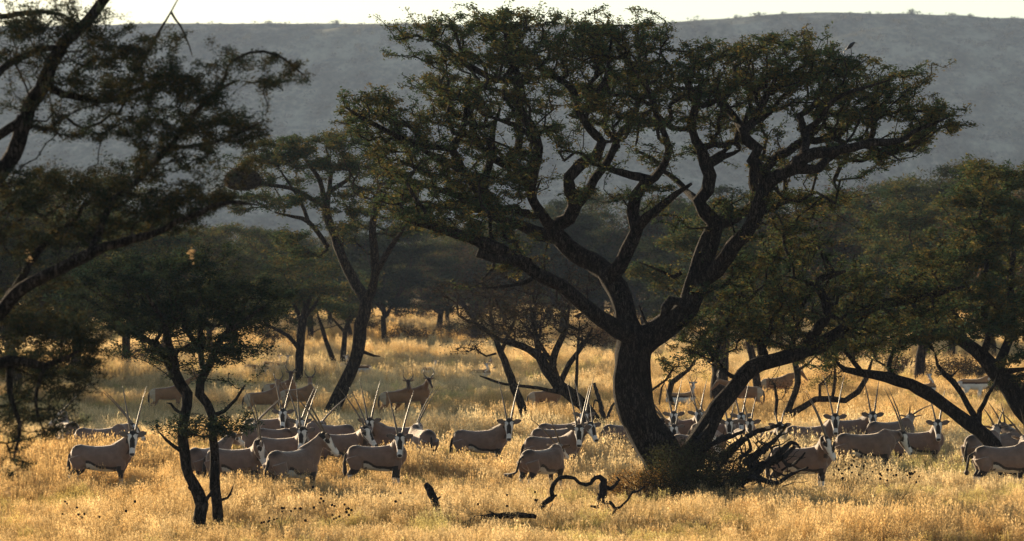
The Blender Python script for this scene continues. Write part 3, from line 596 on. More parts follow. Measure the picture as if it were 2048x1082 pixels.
# ------------------------------------------------------------------ animals
def loft(rings, sides=16):
    """rings: (centre xyz, side vector, up vector, half width, half height) -> closed tube"""
    V, th = [], np.linspace(0, 2 * math.pi, sides, endpoint=False)
    for c, s, u, a, b in rings: V.append(np.asarray(c)[None] + np.cos(th)[:, None] * np.asarray(s)[None] * a + np.sin(th)[:, None] * np.asarray(u)[None] * b)
    V = np.concatenate(V); n = len(rings); F = []
    for i in range(n - 1):
        for k in range(sides):
            F.append((i * sides + k, i * sides + (k + 1) % sides, (i + 1) * sides + (k + 1) % sides, (i + 1) * sides + k))
    F.append(tuple(range(sides))[::-1]); F.append(tuple((n - 1) * sides + k for k in range(sides)))
    return V, F
def path_loft(pts, rad, sides=12):
    pts = np.asarray(pts, float); d = np.gradient(pts, axis=0); rings = []
    for p, q, r in zip(pts, d, rad):
        q = q / np.linalg.norm(q); ref = np.array((0, 1., 0)) if abs(q[1]) < .9 else np.array((1., 0, 0))
        u = np.cross(q, ref); u /= np.linalg.norm(u); s = np.cross(u, q)
        a, b = (r if isinstance(r, tuple) else (r, r)); rings.append((p, s, u, a, b))
    return loft(rings, sides)

SPEC = dict(
    oryx=dict(torso=[(-.80, .90, .03, .06), (-.785, .91, .09, .13), (-.745, .92, .155, .205), (-.67, .92, .21, .255), (-.56, .91, .245, .285), (-.4, .875, .26, .29), (-.2, .85, .275, .30), (.02, .845, .28, .315), (.2, .855, .27, .33), (.36, .88, .265, .345), (.5, .93, .21, .32), (.6, .95, .155, .26), (.68, .95, .09, .16), (.72, .95, .03, .06)],
              neck0=(.44, 0, 1.0), neckr=(.235, .195, .155, .118), nl=.62, head=.60, headw=1.42, legw=1.1, horn=1.26, hornr=.028, ear=.27, tail=.62, z=1.0),
    hart=dict(torso=[(-.72, .88, .04, .08), (-.68, .89, .12, .17), (-.56, .90, .18, .215), (-.36, .90, .205, .225), (-.1, .905, .225, .245), (.12, .93, .235, .27), (.3, .98, .215, .30), (.44, 1.02, .17, .29), (.55, 1.0, .12, .22), (.62, .98, .05, .1)],
              neck0=(.42, 0, 1.14), neckr=(.16, .12, .09, .08), nl=.6, head=.50, headw=.82, legw=.85, horn=.5, hornr=.026, ear=.19, tail=.5, z=1.02),
    gaz=dict(torso=[(-.5, .60, .03, .06), (-.47, .61, .09, .12), (-.38, .61, .13, .15), (-.24, .595, .145, .155), (-.05, .58, .16, .17), (.1, .58, .165, .18), (.2, .60, .15, .19), (.3, .62, .12, .18), (.37, .62, .08, .13), (.42, .61, .04, .08)],
             neck0=(.3, 0, .70), neckr=(.1, .075, .06, .055), nl=.42, head=.25, headw=.62, legw=.6, horn=.3, hornr=.016, ear=.14, tail=.25, z=.62))

FAWN, BLK, WHT = np.array((.215, .143, .110)), np.array((.022, .018, .016)), np.array((.78, .74, .68))
def smooth(a, b, x): u = np.clip((x - a) / (b - a), 0, 1); return u * u * (3 - 2 * u)
def animal_cols(kind, co, HF, nb, ne, S):
    n = len(co); x, y, z = co.T; ay = np.abs(y); rngc = np.random.default_rng(7)
    ho, hm, hs, hn = HF; q = co - ho; h = q @ hm; w = q @ hs; t_ = q @ hn; aw = np.abs(w)
    k = S['head'] / .46
    nd = ne - nb; L = np.linalg.norm(nd); nd = nd / L; qn = co - nb; un = qn @ nd; perp = qn - un[:, None] * nd; rn = np.linalg.norm(perp, axis=1)
    under = -(perp[:, 2] - perp[:, 0] * .6) / (rn + 1e-6)
    is_neck = (un > .1) & (un < L) & (rn < .24) 
    is_head = (h > -.06 * k) & (h < .52 * k) & (aw < .13 * k) & (np.abs(t_) < .15 * k) & (un > L * .45)
    is_ear = (np.linalg.norm(q, axis=1) < .36 * k) & (aw > .085 * k) & (h < .11 * k) & (un > L * .75)
    C = np.tile(FAWN, (n, 1))
    def put(m, c, a=1.0): C[m] = C[m] * (1 - a) + np.asarray(c) * a
    if kind == 'oryx':
        put((z > 1.12) & (ay < .035) & (x < .4), (.06, .045, .035))
        rp = smooth(-.38, -.6, x + .03 * np.sin(y * 30)) * smooth(.86, 1.06, z + x * .1) * (1 - smooth(.10, .22, ay)); C = C * (1 - rp[:, None] * .88) + np.array((.04, .028, .022)) * rp[:, None] * .88
        zf = .62 + .16 * smooth(.1, -.4, x) + .02 * x + .012 * np.sin(x * 17)
        tors = (x > -.38) & (x < .5)
        put(tors & (z < zf + .035), BLK * 1.6); put(tors & (z < zf - .035) & (x < .36) & (ay < .3), WHT * .8)
        back = x < -.3; front = x > .28
        put(back & (z < .62 - .05 * np.sin(x * 9)) & (z > .44), BLK * 1.5); put(back & (z <= .44), WHT * .85); put(back & (z < .44) & (z > .3) & (x > -.56), BLK * 2)
        put(front & (z < .58) & (z > .36), BLK * 1.5); put(front & (z <= .36), WHT * .85)
        put((x < -.815) & (z < 1.02) & (ay < .09), BLK * 1.4)
        put(is_neck & (under > .86), BLK * 2, .85); put(is_neck & (under < -.93), (.10, .07, .055), .8)
    elif kind == 'hart':
        C[:] = (.30, .15, .07); put((x < -.52) & (z > .62) & (z < 1.08), (.55, .42, .28), .85); put((z < .75) & (x > -.5) & (x < .35) & (ay < .12), (.4, .28, .17))
        put((z > 1.08) & (x < .3), (.20, .085, .04), .6); put((z < .6) & (x > .25), (.10, .05, .03), .7); put((x < -.74) & (z < .95), BLK * 2)
    else:
        C[:] = (.38, .20, .09); put((z < .66) & (x > -.42) & (x < .4), (.09, .04, .02)); put((z < .595) | ((x < -.42) & (z < .68)), WHT); put(is_neck & (under > .1), WHT * .9)
        put((x > .22) & (z < .5) & (z > .2), (.5, .36, .24), .5); put(x < -.52, WHT)
    if kind == 'oryx':
        put(is_head, WHT)
        f = t_ > -.01 * k
        H = h / k; W = aw / k
        put(is_head & (H < .045), BLK * 1.3); put(is_head & (W < .016 + .05 * smooth(.09, .03, H)) & (H < .16), BLK * 1.3)
        put(is_head & f & (W < .016 + .032 * smooth(.1, .17, H)) & (H > .12) & (H < .32), BLK * 1.3)
        put(is_head & (W > .088 - .024 * smooth(.12, .3, H)) & (H > .06) & (H < .31), BLK * 1.6); pass
        put(is_head & (H > .42) & (W < .045) & (t_ > -.01), BLK * 2); put(is_head & (t_ < -.06 * k) & (H < .3), FAWN)
        put(is_ear & ~(is_head & (W < .1)), (.17, .12, .09)); put(is_ear & (W > .24), BLK * 2)
    elif kind == 'hart':
        put(is_head & (t_ > .01), (.06, .03, .02)); put(is_ear, (.3, .18, .1))
    else:
        put(is_head, WHT); put(is_head & (aw / k > .05) & (aw / k < .085) & (h / k > .08) & (h / k < .36), (.14, .06, .03)); put(is_ear, (.42, .33, .25)); put(is_head & (h / k < .05), (.35, .2, .1))
    C *= (1 + .10 * np.array([mnoise.noise(Vector(c * 5)) for c in co]))[:, None]
    return np.clip(C, .012, .95)

PENDING = []
def make_animal(kind, label, x, yb, heading, face=-90, fpitch=-58, target=None, neck=(42, None), s=1.0, group=None, flick=0, back=None, tilt=0, horn_s=1.0, sp=1.0):
    """x: photo column of the body, yb: photo row of its back, heading / face: world angles (0 = to the right, -90 = towards us)"""
    S = SPEC[kind]; hb = {'oryx': 1.19, 'hart': 1.22, 'gaz': .78}[kind] * s
    yg = (yb + hb / HCAM * -YH) / (1 - hb / HCAM); d = HCAM * FPX / (yg - YH)
    d = max(d, 60); loc = P(x, YH, d) * (1, 1, 0)
    hd = R(heading); rot = np.array(((math.cos(hd), -math.sin(hd), 0), (math.sin(hd), math.cos(hd), 0), (0, 0, 1)))
    X, Y, Z = np.eye(3); pieces = []
    pieces.append(loft([((a, 0, c), Y, Z, w, hh) for a, c, w, hh in S['torso']], 20))
    nb = np.array(S['neck0'], float)
    nl = S['nl']
    if target is not None:      # aim the neck so that the poll lands where the photo shows it
        lw = rot @ (nb * s) + loc
        best = None
        for dy in np.linspace(-.75, .75, 61):
            p = P(target[0], target[1], lw[1] + dy); v = rot.T @ (p - loc) / s - nb; L = np.linalg.norm(v)
            ang = v[0] / L
            sc_ = abs(L - nl) + .35 * max(0, .1 - ang) + .05 * abs(dy) + .45 * max(0, -(v[0] * math.cos(R(face - heading)) + v[1] * math.sin(R(face - heading))) / L)
            if best is None or sc_ < best[0]: best = (sc_, v, L)
        v, L = best[1], best[2]; nd = v / L * min(max(L, nl * .62), nl * 1.35)
    else:
        npi, nya = R(neck[0]), R(0 if neck[1] is None else neck[1] - heading)
        nd = np.array((math.cos(npi) * math.cos(nya), math.cos(npi) * math.sin(nya), math.sin(npi))) * nl
    ne = nb + nd; u = nd / np.linalg.norm(nd)
    m1 = nb - np.array((.12, 0, .10)) * S['z']; r = S['neckr']; ax = nb + nd * .5 * (1, .8, 1) + np.array((.02, 0, -.02))
    def ring(p, dirv, a, b):
        dirv = dirv / np.linalg.norm(dirv); s_ = np.cross(Z, dirv); s_ /= np.linalg.norm(s_) + 1e-9; return (p, s_, np.cross(dirv, s_), a, b)
    pieces.append(loft([ring(m1, u * .5 + X * .5, r[0] * .8, r[0] * 1.35), ring(nb + nd * .12, u, r[1], r[1] * 1.5), ring(nb + nd * .45, u, r[2], r[2] * 1.3), ring(nb + nd * .8, u, r[3], r[3] * 1.15), ring(ne + u * .02, u, r[3] * .85, r[3])], 16))
    # head: axis hm from poll to muzzle
    fy, fp = R(face - heading), R(fpitch)
    hm = np.array((math.cos(fy) * math.cos(fp), math.sin(fy) * math.cos(fp), math.sin(fp)))
    hs = np.cross(Z, hm); hs /= np.linalg.norm(hs); hn = np.cross(hm, hs)
    if hn[2] < 0: hn = -hn
    k = S['head'] / .46; kw = S['headw']; ho = ne - hm * .02
    prof = [(-.05, .045, .05, 0), (0, .078, .085, 0), (.06, .092, .1, -.008), (.13, .088, .1, -.015), (.2, .07, .088, -.02), (.28, .054, .068, -.02), (.35, .05, .056, -.016), (.41, .053, .05, -.016), (.45, .042, .036, -.02), (.465, .02, .02, -.02)]
    pieces.append(loft([(ho + hm * a * k + hn * c * kw, hs, hn, w * kw, hh * kw) for a, w, hh, c in prof], 16))
    for sg in (-1, 1):
        e0 = ho + hm * .05 * kw + hs * sg * .06 * kw + hn * .01; ed = hs * sg * .93 + hn * .18 - hm * .22; ed /= np.linalg.norm(ed); el = S['ear']
        ew = np.cross(ed, hn); ew /= np.linalg.norm(ew); en = np.cross(ew, ed)
        pieces.append(loft([(e0 + ed * el * q, ew, en, a_ * el, b_) for q, a_, b_ in [(0, .15, .02), (.25, .27, .02), (.55, .34, .018), (.8, .26, .016), (1.0, .08, .012)]], 10))
    lw_, zz = S['legw'], S['z']; th = S['torso']; xr, xf = th[0][0] + .2, th[-1][0] - .28
    rg = random.Random(int(x * 7 + yb)); q1, q2 = rg.uniform(-.1, .1), rg.uniform(-.1, .1)
    zs = zz
    for sg in (-1, 1):
        o1, o2 = (q1, q2) if sg > 0 else (-q1, -q2)
        lat = .135 * lw_ * sg; 
        pieces.append(path_loft([(xf - .02, lat * .9, .86 * zs), (xf + .02, lat, .68 * zs), (xf + o1 * .4, lat, .52 * zs), (xf + o1 * .8, lat * .92, .33 * zs), (xf + o1, lat * .9, .1 * zs), (xf + o1 + .02, lat * .9, .03 * zs), (xf + o1 + .03, lat * .9, 0)], [((.1 * lw_), (.15 * lw_)), (.085 * lw_, .12 * lw_), (.058 * lw_, .068 * lw_), .046 * lw_, .033 * lw_, .04 * lw_, .046 * lw_]))
        pieces.append(path_loft([(xr - .02, lat, .9 * zs), (xr + .03, lat * 1.15, .70 * zs), (xr - .02 + o2 * .3, lat * 1.1, .54 * zs), (xr - .14 + o2 * .7, lat, .42 * zs), (xr - .12 + o2, lat * .95, .25 * zs), (xr - .09 + o2, lat * .92, .08 * zs), (xr - .07 + o2, lat * .92, 0)], [(.13 * lw_, .2 * lw_), (.11 * lw_, .165 * lw_), (.07 * lw_, .095 * lw_), (.045 * lw_, .055 * lw_), .034 * lw_, .038 * lw_, .046 * lw_]))
    x0 = th[0][0]; tl = S['tail']; zt = th[2][1] + th[2][3] * .6
    if flick: pieces.append(path_loft([(x0 + .06, 0, zt), (x0 - .12, 0, zt - .1), (x0 - .16, .08 * flick, zt - .42), (x0 - .12, .3 * flick, zt - .52), (x0 - .1, .55 * flick, zt - .5)], [.035, .03, .035, .07, .03]))
    else: pieces.append(path_loft([(x0 + .06, 0, zt), (x0 - .04, 0, zt - tl * .2), (x0 - .06, .02, zt - tl * .5), (x0 - .05, .03, zt - tl * .85), (x0 - .04, .03, zt - tl * 1.1)], [.03, .028, .04 * lw_, .055 * lw_, .02]))
    V, F, b = [], [], 0
    for v, f in pieces: V.append(v); F += [tuple(i + b for i in q) for q in f]; b += len(v)
    me = bpy.data.meshes.new('body'); me.from_pydata(np.concatenate(V).tolist(), [], F)
    nm = {'oryx': 'oryx', 'hart': 'hartebeest', 'gaz': 'gazelle'}[kind]
    o = bpy.data.objects.new(nm, me); COL.objects.link(o)
    md = o.modifiers.new('r', 'REMESH'); md.mode = 'VOXEL'; md.voxel_size = .0165 if kind == 'oryx' else .02
    ms = o.modifiers.new('s', 'SMOOTH'); ms.factor = .5; ms.iterations = 3
    o.location = loc; o.rotation_euler = (0, 0, hd); o.scale = (s, s, s)
    tag(o, label, {'oryx': 'oryx', 'hart': 'hartebeest', 'gaz': 'gazelle'}[kind], group)
    PENDING.append((o, kind, (ho, hm, hs, hn), nb, ne, S))
    # horns
    for sg in (-1, 1):
        hl = S['horn'] * horn_s; b0 = ho + hm * .015 + hs * sg * .038 * kw + hn * .045 * kw
        U = np.linspace(0, 1, 15)
        if kind == 'oryx': pts = [b0 - hm * hl * (.97 * q) + hn * hl * (.06 * q * (1 - q) * 2 + .10 * q + tilt * q) + hs * sg * sp * hl * (.17 * q + .03 * q * q) for q in U]
        elif kind == 'hart':
            pts = [b0 - hm * hl * (.5 * q) + hn * hl * (.28 * q + .5 * q * q * (1 - q) + .15 * q) + hs * sg * hl * (.36 * math.sin(min(1, q * 1.25) * math.pi) ** 1.0 * .8 + .08 * smooth(.7, 1, q)) for q in U]
            pts = [b0 + Z * hl * .85 * q + hs * sg * hl * (.05 + .34 * math.sin(math.pi * min(1, q * .95) ** 1.0) ** .9 * (1 - .35 * q) + .2 * float(smooth(.72, 1, q))) - (hm * (1, 1, 0)) * hl * (.2 * float(smooth(.5, 1, q))) for q in U]
        else: pts = [b0 - hm * hl * .6 * q + hn * hl * (.7 * q) + hs * sg * hl * (.32 * math.sin(q * 2.6)) for q in U]
        rr = [S['hornr'] * (1 - .85 * q ** 1.3) * (1 + .05 * math.sin(q * 150)) for q in U]
        hv, hf = path_loft(pts, rr, 8)
        c = np.tile((.15, .12, .09), (len(hv), 1)) 
        h_ = mesh_obj('horn', hv, hf, M_horn, o, c)
    return o
def bake_animals():
    dg = bpy.context.evaluated_depsgraph_get()
    done = []
    for o, kind, HF, nb, ne, S in PENDING:
        m = bpy.data.meshes.new_from_object(o.evaluated_get(dg), depsgraph=dg)
        done.append(m)
    for (o, kind, HF, nb, ne, S), m in zip(PENDING, done):
        o.modifiers.clear(); o.data = m; m.name = o.name
        co = np.empty(len(m.vertices) * 3, np.float32); m.vertices.foreach_get('co', co); co = co.reshape(-1, 3).astype(float)
        c = np.ones((len(co), 4), np.float32); c[:, :3] = animal_cols(kind, co, HF, nb, ne, S)
        a = m.attributes.new('tone', 'FLOAT_COLOR', 'POINT'); a.data.foreach_set('color', c.ravel())
        m.polygons.foreach_set('use_smooth', np.ones(len(m.polygons), bool)); m.materials.clear(); m.materials.append(M_hide)
G1 = 'oryx herd grazing in the golden grass'
O = lambda label, x, yb, hd, **k: make_animal('oryx', label, x, yb, hd, group=G1, **k)
O('oryx seen from behind at the far left, head turned left, horns raked back right', 134, 842, 112, face=190, fpitch=-38, target=(128, 826))
O('oryx behind the leftmost facing one, head low in profile, horns sweeping back left', 206, 855, 0, face=-8, fpitch=-42, target=(262, 852), sp=.35)
O('leftmost oryx looking straight at us, standing broadside left of the twin trunks', 206, 889, -6, target=(266, 868), fpitch=-62, s=1.03)
O('oryx partly hidden behind the twin trunks, rump to us, looking away', 418, 893, 58, face=60, fpitch=-20, target=(462, 872), s=1.02)
O('oryx right of the twin trunks with head lowered to the right and thin dark horns', 478, 896, -8, face=15, fpitch=-70, target=(516, 886), s=1.03)
O('pale oryx facing left behind the twin trunk tree, horns slanting up right', 532, 856, 168, face=190, fpitch=-35, target=(518, 845), sp=.4)
O('bright-faced oryx facing us, rearmost between the twin trunks and the slanting trunk', 540, 836, 0, target=(566, 823), fpitch=-56)
O('oryx facing us with ears wide, its face half covered by a nearer oryx head', 566, 856, 5, target=(600, 842), fpitch=-50, sp=1.6)
O('oryx with large black and white face tilted left, body behind the front rump', 568, 874, -5, face=-104, target=(606, 860), fpitch=-62, s=1.03)
O('foremost oryx standing with dark-capped rump towards us and head turned away right', 588, 899, 48, face=22, fpitch=-48, target=(646, 872), s=1.06, sp=1.1)
O('oryx broadside with long horns arched back left, muzzle behind a facing head', 690, 866, 2, face=-25, fpitch=-52, target=(729, 858), s=1.02)
O('pale oryx at the foot of the slanting trunk, only back and one horn showing', 656, 848, 165, face=185, fpitch=-38, target=(646, 848), sp=.3)
O('oryx facing us, right of the slanting trunk, its long back reaching right', 790, 852, 178, target=(739, 841), fpitch=-60)
O('oryx facing us with widely spread horns, front row just left of the charred stump', 757, 890, 2, target=(800, 873), fpitch=-60, sp=1.15)
O('oryx with its rump to us beside the spread-horned one, head turned left, horns up right', 842, 857, 112, face=200, fpitch=-55, target=(838, 852), sp=.5)
O('lone oryx standing clear broadside and facing us, between herd and huge trunk', 964, 859, 2, target=(1018, 843), fpitch=-62)
O('oryx facing us above the tail-flicking one, left of the curved trunk', 1108, 872, 3, target=(1158, 855), fpitch=-60)
O('oryx facing us with the tallest horns, left of the curved trunk', 1128, 846, 8, target=(1168, 829), fpitch=-52)
O('oryx half hidden behind two facing ones, white muzzle poking out at right', 1118, 856, 6, face=-60, target=(1180, 850), fpitch=-50, horn_s=.5)
O('oryx with rump to us swishing its tail far out to the left', 1088, 897, 48, face=60, fpitch=-30, target=(1116, 894), flick=1, s=.98)
O('oryx half hidden behind the huge curved trunk, pale rump at its left side', 1258, 848, 12, face=20, fpitch=-40, neck=(25, None))
O('oryx facing us just right of the curved trunk under a thin stick', 1318, 838, 5, target=(1347, 828), fpitch=-55, s=.98)
O('small oryx with forward face below another, right of the curved trunk', 1318, 860, 20, target=(1348, 854), fpitch=-58, horn_s=.5, s=.92)
O('oryx facing us in the fork of the huge trunk', 1366, 838, 8, target=(1397, 826), fpitch=-50, s=.98)
O('oryx with lowered head and white muzzle above the fallen brushwood', 1400, 868, -6, face=-20, fpitch=-55, target=(1420, 872))
O('young oryx with short straight horns, right of the low limb', 1432, 846, 6, target=(1458, 843), fpitch=-62, horn_s=.5, s=.95)
O('oryx peering over a young one, one pale horn upright', 1462, 838, 40, target=(1482, 831), fpitch=-52, s=.98)
O('young oryx coming towards us, chest lit, short horns', 1492, 858, -72, target=(1499, 843), fpitch=-60, horn_s=.62, s=.95)
O('young oryx facing us at the tip of the brushwood with very short horns', 1528, 862, 8, target=(1559, 850), fpitch=-58, horn_s=.38, s=.93)
O('oryx facing us right of the brushwood, dark-edged rump to its left', 1626, 851, 3, target=(1670, 833), fpitch=-60)
O('oryx facing us behind the long-backed one, horns bright and nearly parallel', 1700, 838, 4, target=(1745, 829), fpitch=-62, sp=.8)
O('front oryx behind the brushwood tips, head in profile turned down right', 1606, 893, -5, face=-8, fpitch=-60, target=(1648, 878), s=1.03)
O('long-backed oryx lying across the right group, head hanging right, horns raked back', 1734, 866, -1, face=-20, fpitch=-62, target=(1803, 868), s=1.06, sp=.6)
O('oryx looking away behind the right group, dark horns in a wide V', 1784, 842, 20, face=100, fpitch=-10, target=(1822, 834), sp=1.2)
O('rightmost oryx facing us clear of the others, slim horns, left of the bowed trunk', 1838, 863, 3, target=(1875, 845), fpitch=-60, horn_s=.82, s=.97)
O('oryx looking away beside the bowed trunk, leftmost horns of the edge trio', 1968, 868, 50, face=80, fpitch=-20, target=(1992, 856))
O('oryx at the right edge beyond the bowed trunk with one tall inner horn', 2000, 866, 20, face=70, fpitch=-25, target=(2006, 852), sp=.5)
O('dark-rumped oryx crossing the foot of the bowed trunk at the right edge', 2012, 891, 8, face=60, fpitch=-30, target=(2048, 878), s=1.03, flick=.8)
G2 = 'hartebeests beyond the oryx herd'
T_ = lambda label, x, yb, hd, **k: make_animal('hart', label, x, yb, hd, group=G2, **k)
T_('foremost of the pair of hartebeests with lyre horns, standing broadside to the right', 826, 773, 6, face=-65, fpitch=-40, target=(857, 758), s=1.03)
T_('hartebeest half hidden behind its twin, pale rump at left', 797, 778, 10, face=-80, fpitch=-45, target=(816, 762), s=.96)
T_('hartebeest left of the three in the tan group, tail hanging, head hidden', 528, 780, 8, face=60, fpitch=-40, target=(556, 762))
T_('tallest hartebeest of the tan group with round lyre horns', 562, 762, 25, face=-95, fpitch=-40, target=(582, 745), s=1.02)
T_('hartebeest at the right of the tan group, glowing neck', 598, 774, 6, face=100, fpitch=-10, target=(620, 756))
T_('hartebeest behind the twin-stemmed acacia, only rump and flank clear of the trunks', 338, 771, 4, face=40, fpitch=-40, target=(392, 752))
T_('pale hartebeest under the level bare branch of the thorn tree', 1092, 778, 18, face=20, fpitch=-70, neck=(0, None), s=.95)
T_('hartebeest dimly seen behind the low right limb', 1488, 768, 175, face=170, fpitch=-50, neck=(20, None))
T_('faint hartebeest deep under the right canopy beside the crooked tree', 1556, 752, 5, face=10, fpitch=-50, neck=(25, None))
G3 = 'white-bellied gazelles in the far grass'
Z_ = lambda label, x, yb, hd, **k: make_animal('gaz', label, x, yb, hd, group=G3, **k)
Z_('white-bellied gazelle with upright ears between the curved trunk and the thick brown trunk', 1366, 784, 4, face=-70, fpitch=-50, target=(1386, 766), s=1.15)
Z_('gazelle at the right with bold dark side stripe, head behind the big right trunk', 1950, 756, 4, face=10, fpitch=-45, target=(1990, 744), s=1.35)
Z_('gazelle peeping over the bowed trunk, only face and horns showing', 1852, 766, 20, face=-60, fpitch=-50, target=(1857, 750), s=1.1)
Z_('gazelle facing us alone beyond the pair of hartebeests', 862, 733, 40, face=-90, fpitch=-55, target=(871, 722), s=1.05)
Z_('gazelle with white face left of the thin leaning trunk', 964, 738, 20, face=-80, fpitch=-50, target=(973, 728), s=1.05)
Z_('gazelle just behind the thin leaning trunk, face turned left', 976, 729, 30, face=200, fpitch=-40, target=(982, 720), s=1.0)
Z_('gazelle peeping between the V-stemmed acacia and the slanting trunk', 700, 722, 30, face=-90, fpitch=-55, target=(692, 712), s=1.05)
Z_('gazelle whose rump shows right of the slanting trunk', 722, 729, 170, face=170, fpitch=-45, neck=(45, None), s=1.05)
Z_('gazelle facing us above the tallest hartebeest horns', 562, 724, 20, face=-90, fpitch=-55, target=(576, 712), s=1.05)
Z_('gazelle left of the straight thin trunk, body side-on with white belly', 546, 722, 5, face=-100, fpitch=-55, target=(560, 712), s=1.05)
Z_('gazelle in shadow left of the tan antelope group', 520, 730, 175, face=180, fpitch=-60, neck=(10, None), s=1.0)
bake_animals()

# ------------------------------------------------------------------ dead wood
def dead(label, cat, name, y0, limbs, m=M_char, D=None, mast='trunk', rough=.3, sides=9, part=None, thin=.85):
    D = D or gd(y0); t = Tree(int(limbs[0][0][0]))
    s = D / FPX
    x0 = limbs[0][0][0]; loc = P(x0, y0, D) * (1, 1, 0)
    root = empty(name, loc); tag(root, label, cat)
    for i, L in enumerate(limbs):
        c = catmull([(*P(p[0], p[1], D + (p[3] if len(p) > 3 else 0)), p[2] * s * thin) for p in L], .07)
        c[1:, :3] += t.rng.normal(0, .35, (len(c) - 1, 3)) * c[1:, 3:4] * .4
        V, F = [], []; tube(c[:, :3] - loc, np.maximum(c[:, 3], .005), sides, V, F, rough, i)
        mesh_obj(mast if i == 0 else (part or 'branch'), np.concatenate(V), np.concatenate(F), m, root)
    return root
dead('black charred stump standing crooked in the front grass', 'stump', 'charred_stump', 1046, [[(884, 1052, 11), (878, 1034, 10.5), (872, 1012, 9.5), (866, 993, 9), (860, 979, 8.5), (855, 971, 7.5), (853, 968, 6)], [(871, 1000, 4), (878, 996, 2), (881, 993, 1)], [(876, 1030, 9), (890, 1038, 7), (902, 1048, 4)]])
dead('sunken reddish fallen log lying right of the charred stump', 'log', 'fallen_log', 1058, [[(926, 1048, 5), (955, 1038, 8), (985, 1033, 8), (1010, 1032, 9), (1040, 1030, 7), (1072, 1034, 5)], [(1000, 1036, 5), (985, 1026, 2.5), (978, 1022, 1.2)]], M_bark2)
dead('bare looping dead branch standing in the front grass left of the brushwood', 'dead branch', 'dead_branch', 1044, [
    [(1220, 1034, 9), (1212, 1016, 9), (1204, 1006, 10), (1206, 990, 9), (1207, 972, 9), (1208, 960, 8), (1200, 954, 6), (1190, 955, 5), (1182, 966, 4.5), (1172, 970, 4.5), (1160, 967, 4.5), (1150, 958, 4.5), (1132, 954, 5), (1118, 956, 5), (1106, 970, 6), (1103, 984, 6), (1105, 992, 6.5), (1094, 1002, 6), (1080, 1016, 6), (1072, 1030, 5)],
    [(1209, 972, 5), (1222, 976, 6), (1230, 970, 4), (1238, 960, 4), (1234, 953, 2)], [(1204, 1010, 5), (1192, 1014, 3.5), (1180, 1012, 2)], [(1206, 996, 4), (1198, 990, 2.5), (1195, 986, 1.5)],
    [(1210, 1006, 5), (1222, 1006, 4.5), (1231, 1018, 4), (1240, 1014, 3), (1256, 999, 3), (1266, 984, 3), (1276, 982, 3), (1290, 972, 2)], [(1105, 994, 4), (1114, 990, 2)], [(1065, 1028, 3), (1068, 1012, 2.4), (1076, 998, 1.4)], [(1094, 1034, 3), (1100, 1018, 2.4), (1106, 1007, 1.4)],
    [(1184, 964, 4), (1188, 956, 2.4), (1189, 950, 1.4)], [(1220, 1036, 4), (1226, 1028, 4), (1232, 1018, 3)]])
dead('curled dead stick poking from the grass left of the lone oryx', 'stick', 'dead_stick', 868, [[(905, 872, 2.4), (906, 850, 2.2), (908, 832, 2), (918, 822, 1.8), (926, 818, 1.4)]], M_grey)
dead('small brown dead bush left of the lone oryx', 'dead bush', 'dead_bush', 868, [[(938, 872, 2.4), (935, 850, 2.6), (932, 842, 2.4), (945, 840, 2), (952, 836, 1.6), (963, 838, 1.2)], [(932, 843, 2), (936, 830, 1.4)], [(935, 846, 2), (924, 852, 1.4)], [(945, 841, 1.6), (958, 852, 1.4), (962, 860, 1)]], M_grey)
dead('broken dead tree fork behind the tall-horned oryx', 'dead tree', 'dead_tree', 862, [[(1212, 868, 7), (1206, 830, 6), (1200, 806, 5), (1193, 782, 4), (1188, 766, 3)], [(1210, 850, 4), (1224, 812, 3), (1238, 802, 2)], [(1200, 806, 3), (1190, 800, 2), (1186, 820, 1.4)]], M_grey)
# brushwood heap at the foot of the great tree
bl = [[(1400, 1000, 24), (1450, 975, 20), (1500, 952, 15), (1530, 930, 11), (1560, 905, 8), (1584, 885, 5), (1598, 892, 3)]]
rb = random.Random(9)
for L in [[(1440, 920, 13), (1470, 893, 10), (1500, 870, 8), (1530, 858, 6), (1556, 852, 5), (1568, 858, 3)], [(1490, 925, 10), (1520, 905, 8), (1550, 880, 6), (1562, 865, 5), (1572, 850, 3)],
          [(1500, 935, 10), (1540, 925, 8), (1570, 912, 7), (1590, 893, 5), (1600, 895, 3)], [(1470, 950, 10), (1510, 955, 8), (1552, 966, 6), (1580, 950, 5), (1616, 935, 3)],
          [(1510, 940, 6), (1520, 970, 5), (1540, 995, 4), (1570, 1003, 3), (1602, 1020, 2)], [(1556, 966, 5), (1550, 985, 5), (1546, 1000, 4)], [(1410, 1000, 16), (1460, 992, 13), (1500, 996, 9), (1530, 990, 6)],
          [(1444, 990, 9), (1490, 1000, 7), (1520, 1008, 5)], [(1460, 872, 6), (1440, 876, 5), (1425, 890, 4)], [(1404, 898, 8), (1430, 885, 7), (1470, 870, 5), (1490, 860, 3)], [(1392, 880, 6), (1412, 860, 4), (1420, 846, 3)],
          [(1560, 912, 5), (1578, 932, 4), (1602, 915, 3), (1610, 905, 2)], [(1480, 915, 6), (1500, 900, 5), (1498, 882, 4), (1492, 874, 2)], [(1530, 902, 4), (1536, 892, 3), (1522, 884, 2)]]: bl.append([(a, b, c, rb.uniform(-.7, .6)) for a, b, c in L])
for i in range(95):
    x, y = rb.uniform(1430, 1575), rb.uniform(885, 985); a = rb.uniform(-2.9, .2); l = rb.uniform(18, 55); z = rb.uniform(-.9, .8)
    pts = [(x, y, rb.uniform(1.2, 3.4), z)]
    for k in range(4): a += rb.uniform(-.5, .5); x += math.cos(a) * l / 4; y += math.sin(a) * l / 4; pts.append((x, y, max(.8, pts[-1][2] * .75), z + rb.uniform(-.1, .1)))
    bl.append(pts)
